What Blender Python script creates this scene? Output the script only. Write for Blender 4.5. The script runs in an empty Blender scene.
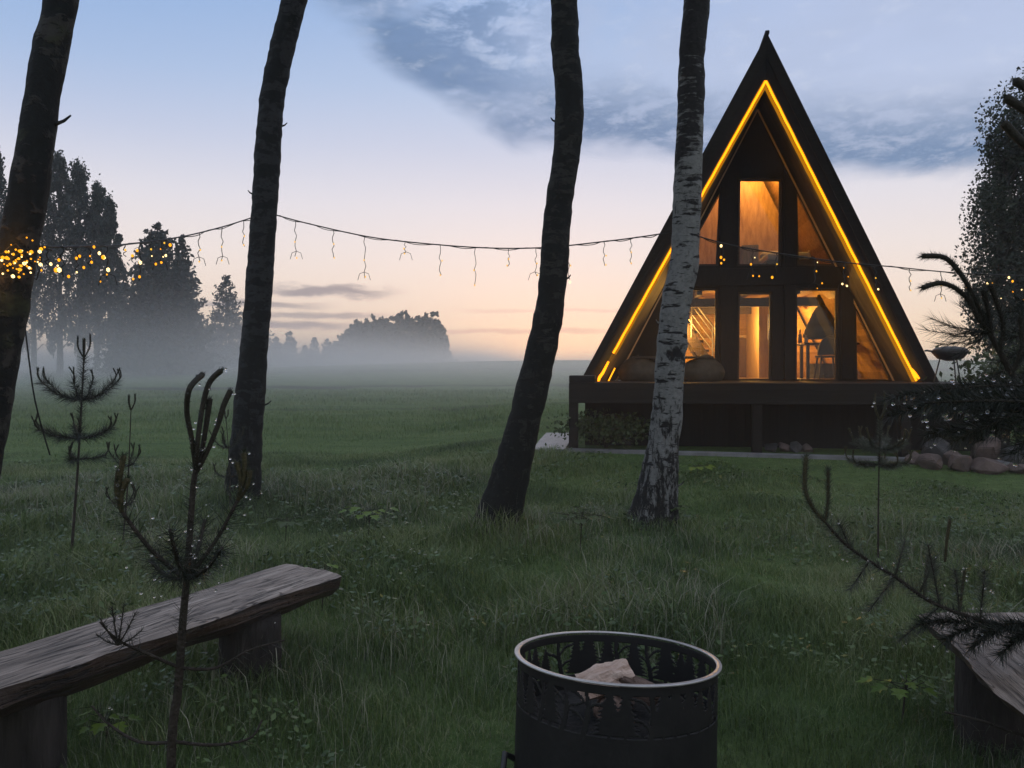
import bpy, bmesh, math, random
import numpy as np
from mathutils import Vector, Matrix, noise
from mathutils.geometry import tessellate_polygon

random.seed(7); rng = np.random.default_rng(7)
S = bpy.context.scene
COL = S.collection
R = math.radians
F, CX, HY, CH = 770.0, 512.0, 370.0, 1.6        # focal length in pixels, centre column, horizon row, eye height

def P(px, py, Y):
    """point of the place seen at a pixel, at distance Y (surveying only)"""
    return Vector(((px-CX)/F*Y, Y, CH+(HY-py)/F*Y))
def sm(a, b, t):
    t = np.clip((t-a)/(b-a), 0.0, 1.0); return t*t*(3-2*t)

# ------------------------------------------------------------------ terrain
def hgt(x, y):
    x = np.asarray(x, float); y = np.asarray(y, float)
    h = 0.30*sm(9.5, 13.0, y)*sm(-3.0, 1.0, x)*(1-sm(26, 40, y))
    top = 1.55+1.45*sm(-60, 10, x)
    h = h + top*sm(24, 112, y) - 5.0*sm(118, 190, y)
    h = h - 0.22*np.exp(-((y-47-0.05*x+1.2*np.sin(x*0.09))/0.9)**2)*sm(-40,-22,x)*(1-sm(12,20,x))
    h = h - 0.16*np.exp(-((y-30-0.12*x+0.8*np.sin(x*0.21))/0.7)**2)*sm(-14,-6,x)*(1-sm(3,7,x))
    h = h + 0.05*np.sin(x*1.3+0.7)*np.sin(y*1.1+x*0.4)*sm(2,4,y)*(1-sm(9,12,y))
    return h
def H(x, y): return float(hgt(x, y))

# ------------------------------------------------------------------ materials
def newmat(name):
    m = bpy.data.materials.new(name); m.use_nodes = True
    nt = m.node_tree; nt.nodes.clear()
    out = nt.nodes.new('ShaderNodeOutputMaterial')
    return m, nt, out
def N(nt, t, **kw):
    n = nt.nodes.new(t)
    for k, v in kw.items():
        if hasattr(n, k): setattr(n, k, v)
        else: n.inputs[k].default_value = v
    return n
def ramp(nt, fac, stops, interp='LINEAR'):
    r = nt.nodes.new('ShaderNodeValToRGB'); r.color_ramp.interpolation = interp
    e = r.color_ramp.elements
    while len(e) > 1: e.remove(e[-1])
    e[0].position = stops[0][0]; e[0].color = (*stops[0][1], 1)
    for p, c in stops[1:]:
        n = e.new(p); n.color = (*c, 1)
    if fac is not None: nt.links.new(fac, r.inputs[0])
    return r
def g3(v): return (v, v, v)

def noisy(name, c1, c2, scale=6, rough=0.8, bump=0.3, detail=6, stretch=(1,1,1), metal=0.0, bscale=None, coord='Object', spec=0.3):
    m, nt, out = newmat(name)
    tc = N(nt, 'ShaderNodeTexCoord'); mp = N(nt, 'ShaderNodeMapping'); mp.inputs['Scale'].default_value = stretch
    nt.links.new(tc.outputs[coord], mp.inputs[0])
    n = N(nt, 'ShaderNodeTexNoise', Scale=scale, Detail=detail, Roughness=0.6); nt.links.new(mp.outputs[0], n.inputs['Vector'])
    r = ramp(nt, n.outputs['Fac'], [(0.3, c1), (0.7, c2)])
    b = N(nt, 'ShaderNodeBsdfPrincipled', Roughness=rough, Metallic=metal); b.inputs['Specular IOR Level'].default_value = spec
    nt.links.new(r.outputs[0], b.inputs['Base Color'])
    if bump:
        n2 = N(nt, 'ShaderNodeTexNoise', Scale=bscale or scale*3, Detail=6); nt.links.new(mp.outputs[0], n2.inputs['Vector'])
        bp = N(nt, 'ShaderNodeBump', Strength=bump, Distance=0.02); nt.links.new(n2.outputs['Fac'], bp.inputs['Height'])
        nt.links.new(bp.outputs[0], b.inputs['Normal'])
    nt.links.new(b.outputs[0], out.inputs[0])
    return m
def planks(name, c1, c2, axis='Z', width=0.12, rough=0.55, groove=0.02, along=(14,14,1.2)):
    """boards: grain noise plus a groove every `width` metres along an object axis"""
    m, nt, out = newmat(name)
    tc = N(nt, 'ShaderNodeTexCoord'); sx = N(nt, 'ShaderNodeSeparateXYZ'); nt.links.new(tc.outputs['Object'], sx.inputs[0])
    d = N(nt, 'ShaderNodeMath', operation='DIVIDE'); nt.links.new(sx.outputs[axis], d.inputs[0]); d.inputs[1].default_value = width
    fr = N(nt, 'ShaderNodeMath', operation='FRACT'); nt.links.new(d.outputs[0], fr.inputs[0])
    fl = N(nt, 'ShaderNodeMath', operation='FLOOR'); nt.links.new(d.outputs[0], fl.inputs[0])
    wn = N(nt, 'ShaderNodeTexWhiteNoise', noise_dimensions='1D'); nt.links.new(fl.outputs[0], wn.inputs['W'])
    mp = N(nt, 'ShaderNodeMapping'); mp.inputs['Scale'].default_value = along; nt.links.new(tc.outputs['Object'], mp.inputs[0])
    off = N(nt, 'ShaderNodeVectorMath', operation='ADD'); nt.links.new(mp.outputs[0], off.inputs[0])
    sc = N(nt, 'ShaderNodeVectorMath', operation='SCALE'); sc.inputs[3].default_value = 20; nt.links.new(wn.outputs['Color'], sc.inputs[0])
    nt.links.new(sc.outputs[0], off.inputs[1])
    n = N(nt, 'ShaderNodeTexNoise', Scale=1.0, Detail=6, Roughness=0.65); nt.links.new(off.outputs[0], n.inputs['Vector'])
    r = ramp(nt, n.outputs['Fac'], [(0.3, c1), (0.7, c2)])
    hv = N(nt, 'ShaderNodeHueSaturation'); nt.links.new(r.outputs[0], hv.inputs['Color'])
    mr = N(nt, 'ShaderNodeMapRange'); nt.links.new(wn.outputs['Value'], mr.inputs[0]); mr.inputs[3].default_value = 0.75; mr.inputs[4].default_value = 1.15
    nt.links.new(mr.outputs[0], hv.inputs['Value'])
    gl = N(nt, 'ShaderNodeMath', operation='GREATER_THAN'); nt.links.new(fr.outputs[0], gl.inputs[0]); gl.inputs[1].default_value = groove/width
    b = N(nt, 'ShaderNodeBsdfPrincipled', Roughness=rough); b.inputs['Specular IOR Level'].default_value = 0.12
    nt.links.new(hv.outputs[0], b.inputs['Base Color'])
    bp = N(nt, 'ShaderNodeBump', Strength=0.8, Distance=0.01); nt.links.new(gl.outputs[0], bp.inputs['Height']); nt.links.new(bp.outputs[0], b.inputs['Normal'])
    nt.links.new(b.outputs[0], out.inputs[0]); return m
def emit(name, c, s):
    m, nt, out = newmat(name)
    e = N(nt, 'ShaderNodeEmission', Strength=s); e.inputs[0].default_value = (*c, 1)
    nt.links.new(e.outputs[0], out.inputs[0]); return m
def leafy(name, cols, rough=0.5, trans=0.35, spec=0.3, ps=0.9, pa=0.9):
    """foliage: tint changes leaf by leaf and slowly through the plant"""
    m, nt, out = newmat(name)
    g = N(nt, 'ShaderNodeNewGeometry'); tc = N(nt, 'ShaderNodeTexCoord')
    n = N(nt, 'ShaderNodeTexNoise', Scale=ps, Detail=4); nt.links.new(tc.outputs['Object'], n.inputs['Vector'])
    a = N(nt, 'ShaderNodeMath', operation='MULTIPLY_ADD'); nt.links.new(g.outputs['Random Per Island'], a.inputs[0]); a.inputs[1].default_value = 0.55
    s = N(nt, 'ShaderNodeMath', operation='MULTIPLY_ADD'); nt.links.new(n.outputs['Fac'], s.inputs[0]); s.inputs[1].default_value = pa; s.inputs[2].default_value = 0.25-pa*0.5
    nt.links.new(s.outputs[0], a.inputs[2])
    k = len(cols)
    r = ramp(nt, a.outputs[0], [(0.05+0.9*i/(k-1), c) for i, c in enumerate(cols)])
    b = N(nt, 'ShaderNodeBsdfPrincipled', Roughness=rough); b.inputs['Specular IOR Level'].default_value = spec
    nt.links.new(r.outputs[0], b.inputs['Base Color'])
    if trans:
        t = N(nt, 'ShaderNodeBsdfTranslucent'); nt.links.new(r.outputs[0], t.inputs[0])
        mx = N(nt, 'ShaderNodeMixShader'); mx.inputs[0].default_value = trans
        nt.links.new(b.outputs[0], mx.inputs[1]); nt.links.new(t.outputs[0], mx.inputs[2]); nt.links.new(mx.outputs[0], out.inputs[0])
    else: nt.links.new(b.outputs[0], out.inputs[0])
    return m

def bark(name, pale, dark, amount, base_h, moss=0.0, zs=1.0, top=0.0):
    """birch bark: pale skin, short dark cross bands, rough black plates near the foot"""
    m, nt, out = newmat(name)
    tc = N(nt, 'ShaderNodeTexCoord')
    def nz(scale, st, det=5, w=0.6):
        mp = N(nt, 'ShaderNodeMapping'); mp.inputs['Scale'].default_value = st; nt.links.new(tc.outputs['Object'], mp.inputs[0])
        n = N(nt, 'ShaderNodeTexNoise', Scale=scale, Detail=det, Roughness=w); nt.links.new(mp.outputs[0], n.inputs['Vector']); return n.outputs['Fac']
    bands = nz(2.2, (2.4, 2.4, 11.0*zs), 4)
    lent = nz(5.0, (3.0, 3.0, 22.0*zs), 3)
    patch = nz(3.0, (1.5, 1.5, 1.1), 6)
    fine = nz(28, (1, 1, 1), 6)
    plates = nz(6, (2.4, 2.4, 0.7), 6, 0.75)
    sx = N(nt, 'ShaderNodeSeparateXYZ'); nt.links.new(tc.outputs['Object'], sx.inputs[0])
    base = N(nt, 'ShaderNodeMapRange'); nt.links.new(sx.outputs['Z'], base.inputs[0])
    base.inputs[1].default_value = 0.15; base.inputs[2].default_value = base_h; base.inputs[3].default_value = 0.20; base.inputs[4].default_value = 0.0
    def step(v, lo, hi):
        k = N(nt, 'ShaderNodeMapRange'); nt.links.new(v, k.inputs[0]); k.inputs[1].default_value = lo; k.inputs[2].default_value = hi; return k.outputs[0]
    def mx(a, b, op='MAXIMUM'):
        k = N(nt, 'ShaderNodeMath', operation=op); nt.links.new(a, k.inputs[0]); nt.links.new(b, k.inputs[1]); return k.outputs[0]
    d = mx(step(bands, 0.66-amount*0.30, 0.71-amount*0.30), step(lent, 0.66-amount*0.12, 0.72-amount*0.12))
    d = mx(d, step(mx(plates, base.outputs[0], 'ADD'), 0.63-amount*0.06, 0.69-amount*0.06))
    d = mx(d, step(patch, 0.66-amount*0.22, 0.72-amount*0.22))
    if top:  # darkens the upper bark: shade of the backlit trunk painted into the colour
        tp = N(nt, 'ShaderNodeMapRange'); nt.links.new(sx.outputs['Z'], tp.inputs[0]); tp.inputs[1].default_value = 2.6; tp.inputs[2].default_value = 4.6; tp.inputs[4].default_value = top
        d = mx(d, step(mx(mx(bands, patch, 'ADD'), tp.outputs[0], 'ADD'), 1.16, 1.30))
    pr = ramp(nt, fine, [(0.3, tuple(v*0.62 for v in pale)), (0.65, pale)])
    dr = ramp(nt, fine, [(0.35, tuple(v*0.5 for v in dark)), (0.7, tuple(v*1.5 for v in dark))])
    mixc = N(nt, 'ShaderNodeMixRGB'); nt.links.new(d, mixc.inputs[0]); nt.links.new(pr.outputs[0], mixc.inputs[1]); nt.links.new(dr.outputs[0], mixc.inputs[2])
    colr = mixc.outputs[0]
    if moss:
        ms = step(nz(2.2, (1, 1, 1.3), 6), 0.58-moss*0.1, 0.66-moss*0.1)
        m2 = N(nt, 'ShaderNodeMixRGB'); nt.links.new(ms, m2.inputs[0]); nt.links.new(colr, m2.inputs[1]); m2.inputs[2].default_value = (0.03, 0.035, 0.015, 1); colr = m2.outputs[0]
    b = N(nt, 'ShaderNodeBsdfPrincipled', Roughness=0.8); b.inputs['Specular IOR Level'].default_value = 0.25
    nt.links.new(colr, b.inputs['Base Color'])
    hh = mx(d, fine, 'SUBTRACT')
    bp = N(nt, 'ShaderNodeBump', Strength=0.7, Distance=0.012); bp.invert = True
    nt.links.new(hh, bp.inputs['Height']); nt.links.new(bp.outputs[0], b.inputs['Normal'])
    nt.links.new(b.outputs[0], out.inputs[0]); return m

M = {}
M['grass'] = leafy('grass_blades', [(0.016,0.036,0.009), (0.056,0.104,0.024), (0.125,0.185,0.045), (0.28,0.30,0.15)], rough=0.38, trans=0.3, spec=0.5, ps=0.55, pa=1.9)
M['lawn'] = leafy('lawn_blades', [(0.055,0.100,0.028), (0.105,0.168,0.045), (0.19,0.235,0.09)], rough=0.6, trans=0.3, ps=0.4, pa=1.7)
M['seed'] = leafy('seed_stalks', [(0.14,0.15,0.09), (0.34,0.33,0.25)], trans=0.2)
M['clover'] = leafy('clover_leaves', [(0.020,0.045,0.012), (0.055,0.10,0.025), (0.11,0.17,0.05)], rough=0.4, trans=0.3, spec=0.5, ps=0.8, pa=1.6)
M['weed'] = leafy('weed_leaves', [(0.06,0.12,0.02), (0.12,0.20,0.03), (0.20,0.28,0.05)], rough=0.4, trans=0.4)
M['weed_dark'] = leafy('shrub_leaves', [(0.03,0.05,0.02), (0.06,0.09,0.03), (0.09,0.12,0.05)], trans=0.3)
M['birch_leaf'] = leafy('birch_leaves', [(0.008,0.018,0.017), (0.017,0.032,0.027), (0.032,0.052,0.042)], trans=0.2)
M['right_leaf'] = leafy('right_birch_leaves', [(0.013,0.020,0.014), (0.028,0.042,0.026), (0.052,0.068,0.044)], trans=0.25)
M['conifer'] = leafy('conifer_sprays', [(0.005,0.012,0.011), (0.010,0.021,0.018), (0.019,0.033,0.026)], trans=0.1)
M['farwood'] = leafy('far_wood_leaves', [(0.02,0.03,0.02), (0.035,0.045,0.028), (0.05,0.06,0.035)], trans=0.15)
M['needle'] = leafy('pine_needles', [(0.014,0.024,0.012), (0.028,0.042,0.02), (0.05,0.065,0.03)], rough=0.4, trans=0.1)
M['needle_pale'] = leafy('pale_pine_needles', [(0.04,0.05,0.035), (0.075,0.085,0.06), (0.11,0.12,0.09)], rough=0.4, trans=0.1)
M['needle_dark'] = leafy('wet_pine_needles', [(0.008,0.012,0.008), (0.014,0.02,0.012), (0.025,0.03,0.018)], rough=0.35, trans=0.05)
M['shoot'] = noisy('pine_shoot', (0.035,0.028,0.012), (0.075,0.065,0.028), 60, 0.7, 0.4)
M['shoot_dark'] = noisy('pine_shoot_dark', (0.012,0.010,0.006), (0.03,0.025,0.014), 60, 0.7, 0.4)
M['twig'] = noisy('pine_twig', (0.018,0.014,0.010), (0.045,0.036,0.028), 40, 0.8, 0.5)
M['twig_grey'] = noisy('dry_twig', (0.07,0.06,0.05), (0.14,0.12,0.10), 40, 0.8, 0.3)
M['trunk_far'] = noisy('far_trunk', (0.03,0.028,0.025), (0.10,0.10,0.09), 3, 0.9, 0.2)
M['bench'] = None
M['rock'] = noisy('field_stone', (0.05,0.038,0.034), (0.16,0.115,0.10), 4, 0.8, 0.6, bscale=14)
M['rock_dark'] = noisy('dark_stone', (0.03,0.03,0.032), (0.09,0.085,0.085), 4, 0.7, 0.6, bscale=14)
M['roof'] = noisy('roof_metal', (0.010,0.011,0.013), (0.018,0.019,0.022), 3, 0.75, 0.05, spec=0.2)
M['rake'] = noisy('rake_board', (0.012,0.011,0.010), (0.022,0.020,0.018), 5, 0.8, 0.2, stretch=(1,1,6), spec=0.2)
M['facade'] = noisy('dark_facade', (0.011,0.0105,0.010), (0.020,0.019,0.018), 6, 0.6, 0.12, stretch=(6,6,1), spec=0.2)
M['soffit'] = planks('soffit_boards', (0.10,0.08,0.055), (0.17,0.14,0.09), 'Y', 0.11, 0.6, 0.008, along=(3,20,3))
M['deck'] = planks('deck_boards', (0.02,0.017,0.015), (0.05,0.042,0.036), 'Y', 0.13, 0.6, 0.008, along=(1.5,20,20))
M['skirt'] = planks('skirting_boards', (0.006,0.0055,0.0055), (0.013,0.012,0.011), 'X', 0.14, 0.7, 0.010, along=(20,20,1.5))
M['fascia'] = planks('fascia_boards', (0.010,0.009,0.008), (0.019,0.017,0.015), 'Z', 0.16, 0.6, 0.006, along=(1.2,10,20))
M['pine_wall'] = planks('pine_wall', (0.30,0.17,0.06), (0.50,0.32,0.14), 'Z', 0.12, 0.5, 0.008, along=(1.2,10,16))
M['ply'] = noisy('plywood', (0.26,0.145,0.055), (0.50,0.32,0.15), 4.0, 0.5, 0.03, stretch=(3,1,0.7))
M['wood_floor'] = planks('wood_floor', (0.15,0.09,0.05), (0.28,0.18,0.10), 'X', 0.14, 0.4, 0.005, along=(16,1,16))
M['dark_wood'] = noisy('dark_wood', (0.03,0.022,0.016), (0.07,0.05,0.035), 5, 0.5, 0.1, stretch=(1,1,8))
M['door_wood'] = noisy('door_wood', (0.09,0.05,0.03), (0.16,0.09,0.05), 4, 0.45, 0.1, stretch=(8,8,1))
M['pale_wood'] = noisy('pale_wood', (0.40,0.28,0.16), (0.55,0.40,0.25), 4, 0.45, 0.1, stretch=(6,6,1))
M['black_metal'] = noisy('black_metal', (0.010,0.010,0.011), (0.022,0.021,0.021), 9, 0.45, 0.06, spec=0.5)
M['hood'] = noisy('hood_black', (0.004,0.004,0.004), (0.008,0.008,0.008), 9, 0.7, 0.04, spec=0.08)
M['drum'] = noisy('painted_drum', (0.006,0.006,0.0065), (0.014,0.0135,0.0135), 6, 0.6, 0.10, bscale=22, spec=0.25)
M['rust'] = noisy('burnt_steel', (0.012,0.011,0.011), (0.05,0.038,0.03), 5, 0.7, 0.3, bscale=25, spec=0.35)
M['steel'] = noisy('worn_steel', (0.34,0.33,0.325), (0.60,0.585,0.575), 5, 0.38, 0.06, metal=0.6)
M['rail'] = noisy('rail_steel', (0.25,0.25,0.25), (0.4,0.4,0.4), 7, 0.4, 0.0, metal=0.7)
M['ash'] = noisy('ash_bed', (0.006,0.0055,0.0055), (0.028,0.026,0.025), 14, 0.95, 0.8)
M['splitwood'] = noisy('split_wood', (0.34,0.22,0.165), (0.66,0.51,0.42), 7, 0.75, 0.5, stretch=(1,5,5))
M['splitwood_dark'] = noisy('charred_wood', (0.07,0.045,0.035), (0.22,0.15,0.12), 7, 0.85, 0.6, stretch=(1,5,5))
M['beige'] = noisy('beige_fabric', (0.05,0.042,0.030), (0.09,0.075,0.055), 8, 0.9, 0.25, bscale=30)
M['curtain'] = noisy('grey_curtain', (0.10,0.10,0.11), (0.2,0.2,0.21), 10, 0.9, 0.4, stretch=(8,8,0.3))
M['linen'] = noisy('pale_linen', (0.45,0.42,0.38), (0.6,0.56,0.5), 8, 0.9, 0.3)
M['cable'] = noisy('cable_rubber', (0.012,0.012,0.012), (0.025,0.025,0.025), 20, 0.6, 0.0)
M['cable_pale'] = noisy('pale_cable', (0.10,0.09,0.08), (0.18,0.17,0.15), 20, 0.6, 0.0)
M['concrete'] = noisy('path_concrete', (0.14,0.14,0.145), (0.24,0.24,0.25), 5, 0.5, 0.25, spec=0.25)
M['led'] = emit('led_strip', (1.0, 0.31, 0.006), 2.6)
M['led_halo'] = emit('led_halo', (1.0, 0.36, 0.004), 0.42)  # dim emission imitating the soft glow round the strip
M['bulb'] = emit('bulb_lit', (1.0, 0.38, 0.015), 1.7)
M['bulb_core'] = emit('bulb_core', (1.0, 0.72, 0.30), 2.6)
M['bulb_small'] = emit('bulb_faint', (1.0, 0.55, 0.05), 1.2)
M['lampglow'] = emit('lamp_glow', (1.0, 0.62, 0.22), 10.0)

# bench wood: weathered grey top, brown split sides, long cracks
def bench_mat():
    m, nt, out = newmat('weathered_slab')
    tc = N(nt, 'ShaderNodeTexCoord')
    def nz(scale, st, det=6, w=0.6):
        mp = N(nt, 'ShaderNodeMapping'); mp.inputs['Scale'].default_value = st; nt.links.new(tc.outputs['Object'], mp.inputs[0])
        n = N(nt, 'ShaderNodeTexNoise', Scale=scale, Detail=det, Roughness=w, Distortion=0.4); nt.links.new(mp.outputs[0], n.inputs['Vector']); return n.outputs['Fac']
    grain = nz(2.0, (14, 0.9, 14), 7, 0.7); crack = nz(2.2, (4, 0.30, 4), 5); blotch = nz(1.3, (1.5, 1, 1.5), 5)
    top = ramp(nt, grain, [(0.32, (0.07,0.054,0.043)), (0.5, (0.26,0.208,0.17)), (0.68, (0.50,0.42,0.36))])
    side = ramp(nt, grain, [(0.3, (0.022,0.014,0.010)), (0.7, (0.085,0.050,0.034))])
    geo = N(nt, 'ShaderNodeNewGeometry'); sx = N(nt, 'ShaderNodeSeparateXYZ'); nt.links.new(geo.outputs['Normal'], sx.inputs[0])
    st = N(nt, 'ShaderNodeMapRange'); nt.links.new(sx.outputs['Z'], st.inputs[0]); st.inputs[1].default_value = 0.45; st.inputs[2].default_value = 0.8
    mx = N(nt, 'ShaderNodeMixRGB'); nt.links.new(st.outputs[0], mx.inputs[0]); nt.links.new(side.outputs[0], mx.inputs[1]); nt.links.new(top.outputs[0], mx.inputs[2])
    ck = ramp(nt, crack, [(0.40, g3(1)), (0.415, g3(0.1)), (0.425, g3(1)), (0.50, g3(1)), (0.515, g3(0.08)), (0.53, g3(1)), (0.60, g3(0.9)), (0.61, g3(0.15)), (0.62, g3(1))])
    m2 = N(nt, 'ShaderNodeMixRGB', blend_type='MULTIPLY'); m2.inputs[0].default_value = 0.9; nt.links.new(mx.outputs[0], m2.inputs[1]); nt.links.new(ck.outputs[0], m2.inputs[2])
    bl = ramp(nt, blotch, [(0.35, g3(0.6)), (0.65, g3(1.1))])
    m3 = N(nt, 'ShaderNodeMixRGB', blend_type='MULTIPLY'); m3.inputs[0].default_value = 1; nt.links.new(m2.outputs[0], m3.inputs[1]); nt.links.new(bl.outputs[0], m3.inputs[2])
    b = N(nt, 'ShaderNodeBsdfPrincipled', Roughness=0.5); b.inputs['Specular IOR Level'].default_value = 0.4
    nt.links.new(m3.outputs[0], b.inputs['Base Color'])
    ad = N(nt, 'ShaderNodeMath', operation='ADD'); nt.links.new(grain, ad.inputs[0]); nt.links.new(ck.outputs[0], ad.inputs[1])
    bp = N(nt, 'ShaderNodeBump', Strength=0.9, Distance=0.022); nt.links.new(ad.outputs[0], bp.inputs['Height']); nt.links.new(bp.outputs[0], b.inputs['Normal'])
    nt.links.new(b.outputs[0], out.inputs[0]); return m
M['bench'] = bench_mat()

def glass_mat():
    m, nt, out = newmat('window_glass')
    t = N(nt, 'ShaderNodeBsdfTransparent'); t.inputs[0].default_value = (0.9, 0.9, 0.9, 1)
    g = N(nt, 'ShaderNodeBsdfGlossy', Roughness=0.02); lw = N(nt, 'ShaderNodeFresnel', IOR=1.5)
    mu = N(nt, 'ShaderNodeMath', operation='MULTIPLY'); mu.inputs[1].default_value = 0.6; nt.links.new(lw.outputs[0], mu.inputs[0])
    mx = N(nt, 'ShaderNodeMixShader'); nt.links.new(mu.outputs[0], mx.inputs[0]); nt.links.new(t.outputs[0], mx.inputs[1]); nt.links.new(g.outputs[0], mx.inputs[2])
    nt.links.new(mx.outputs[0], out.inputs[0]); return m
M['glass'] = glass_mat()
def water_mat():
    m, nt, out = newmat('water_drop')
    b = N(nt, 'ShaderNodeBsdfGlass', Roughness=0.0, IOR=1.33); nt.links.new(b.outputs[0], out.inputs[0]); return m
M['drop'] = water_mat()

def ground_mat():
    m, nt, out = newmat('meadow_ground')
    tc = N(nt, 'ShaderNodeTexCoord')
    def nz(scale, st=(1,1,1), det=6, w=0.6):
        mp = N(nt, 'ShaderNodeMapping'); mp.inputs['Scale'].default_value = st; nt.links.new(tc.outputs['Object'], mp.inputs[0])
        n = N(nt, 'ShaderNodeTexNoise', Scale=scale, Detail=det, Roughness=w); nt.links.new(mp.outputs[0], n.inputs['Vector']); return n.outputs['Fac']
    a = ramp(nt, nz(0.35, (1, 2.5, 1), 8, 0.7), [(0.3, (0.052,0.094,0.032)), (0.5, (0.095,0.148,0.050)), (0.7, (0.14,0.19,0.075))])
    f = ramp(nt, nz(9, (1, 1, 1), 8, 0.75), [(0.3, g3(0.55)), (0.7, g3(1.25))])
    mx = N(nt, 'ShaderNodeMixRGB', blend_type='MULTIPLY'); mx.inputs[0].default_value = 1; nt.links.new(a.outputs[0], mx.inputs[1]); nt.links.new(f.outputs[0], mx.inputs[2])
    sp = N(nt, 'ShaderNodeSeparateXYZ'); nt.links.new(tc.outputs['Object'], sp.inputs[0])
    def math_(op, a_, b_):
        n = N(nt, 'ShaderNodeMath', operation=op)
        for i, v in enumerate((a_, b_)):
            if isinstance(v, (int, float)): n.inputs[i].default_value = v
            else: nt.links.new(v, n.inputs[i])
        return n.outputs[0]
    wob = math_('MULTIPLY', math_('SUBTRACT', nz(0.12, (1,1,1), 3), 0.5), 9.0); col_ = mx.outputs[0]
    for (y0_, k_, wd_, am_) in ((50, 0.05, 1.5, 1.0), (32, 0.12, 0.7, 0.6), (72, -0.03, 2.5, 0.9)):   # damp rushy furrows across the field
        dd = math_('ABSOLUTE', math_('SUBTRACT', math_('ADD', sp.outputs['Y'], math_('SUBTRACT', wob, math_('MULTIPLY', sp.outputs['X'], k_))), y0_), 0)
        mr_ = N(nt, 'ShaderNodeMapRange'); mr_.interpolation_type = 'SMOOTHSTEP'; nt.links.new(dd, mr_.inputs[0]); mr_.inputs[1].default_value = wd_; mr_.inputs[2].default_value = wd_*0.2; mr_.inputs[4].default_value = am_
        mk = math_('MULTIPLY', mr_.outputs[0], nz(0.25, (0.5, 2, 1), 3)); m5 = N(nt, 'ShaderNodeMixRGB'); nt.links.new(math_('MULTIPLY', mk, 1.7), m5.inputs[0]); nt.links.new(col_, m5.inputs[1]); m5.inputs[2].default_value = (0.014, 0.020, 0.012, 1); col_ = m5.outputs[0]
    b = N(nt, 'ShaderNodeBsdfPrincipled', Roughness=0.95); b.inputs['Specular IOR Level'].default_value = 0.05
    nt.links.new(col_, b.inputs['Base Color'])
    bp = N(nt, 'ShaderNodeBump', Strength=0.8, Distance=0.08); nt.links.new(nz(6, (1,1,1), 8, 0.75), bp.inputs['Height']); nt.links.new(bp.outputs[0], b.inputs['Normal'])
    nt.links.new(b.outputs[0], out.inputs[0]); return m
M['ground'] = ground_mat()

# ------------------------------------------------------------------ mesh tools
def link(o, parent=None):
    COL.objects.link(o)
    if parent is not None: o.parent = parent
    return o
def tag(o, label=None, cat=None, group=None, kind=None):
    if label: o['label'] = label
    if cat: o['category'] = cat
    if group: o['group'] = group
    if kind: o['kind'] = kind
    return o
def empty(name, loc=(0,0,0), rz=0.0):
    o = bpy.data.objects.new(name, None); o.location = loc; o.rotation_euler = (0,0,rz); o.empty_display_size = 0.2
    return link(o)

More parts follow.
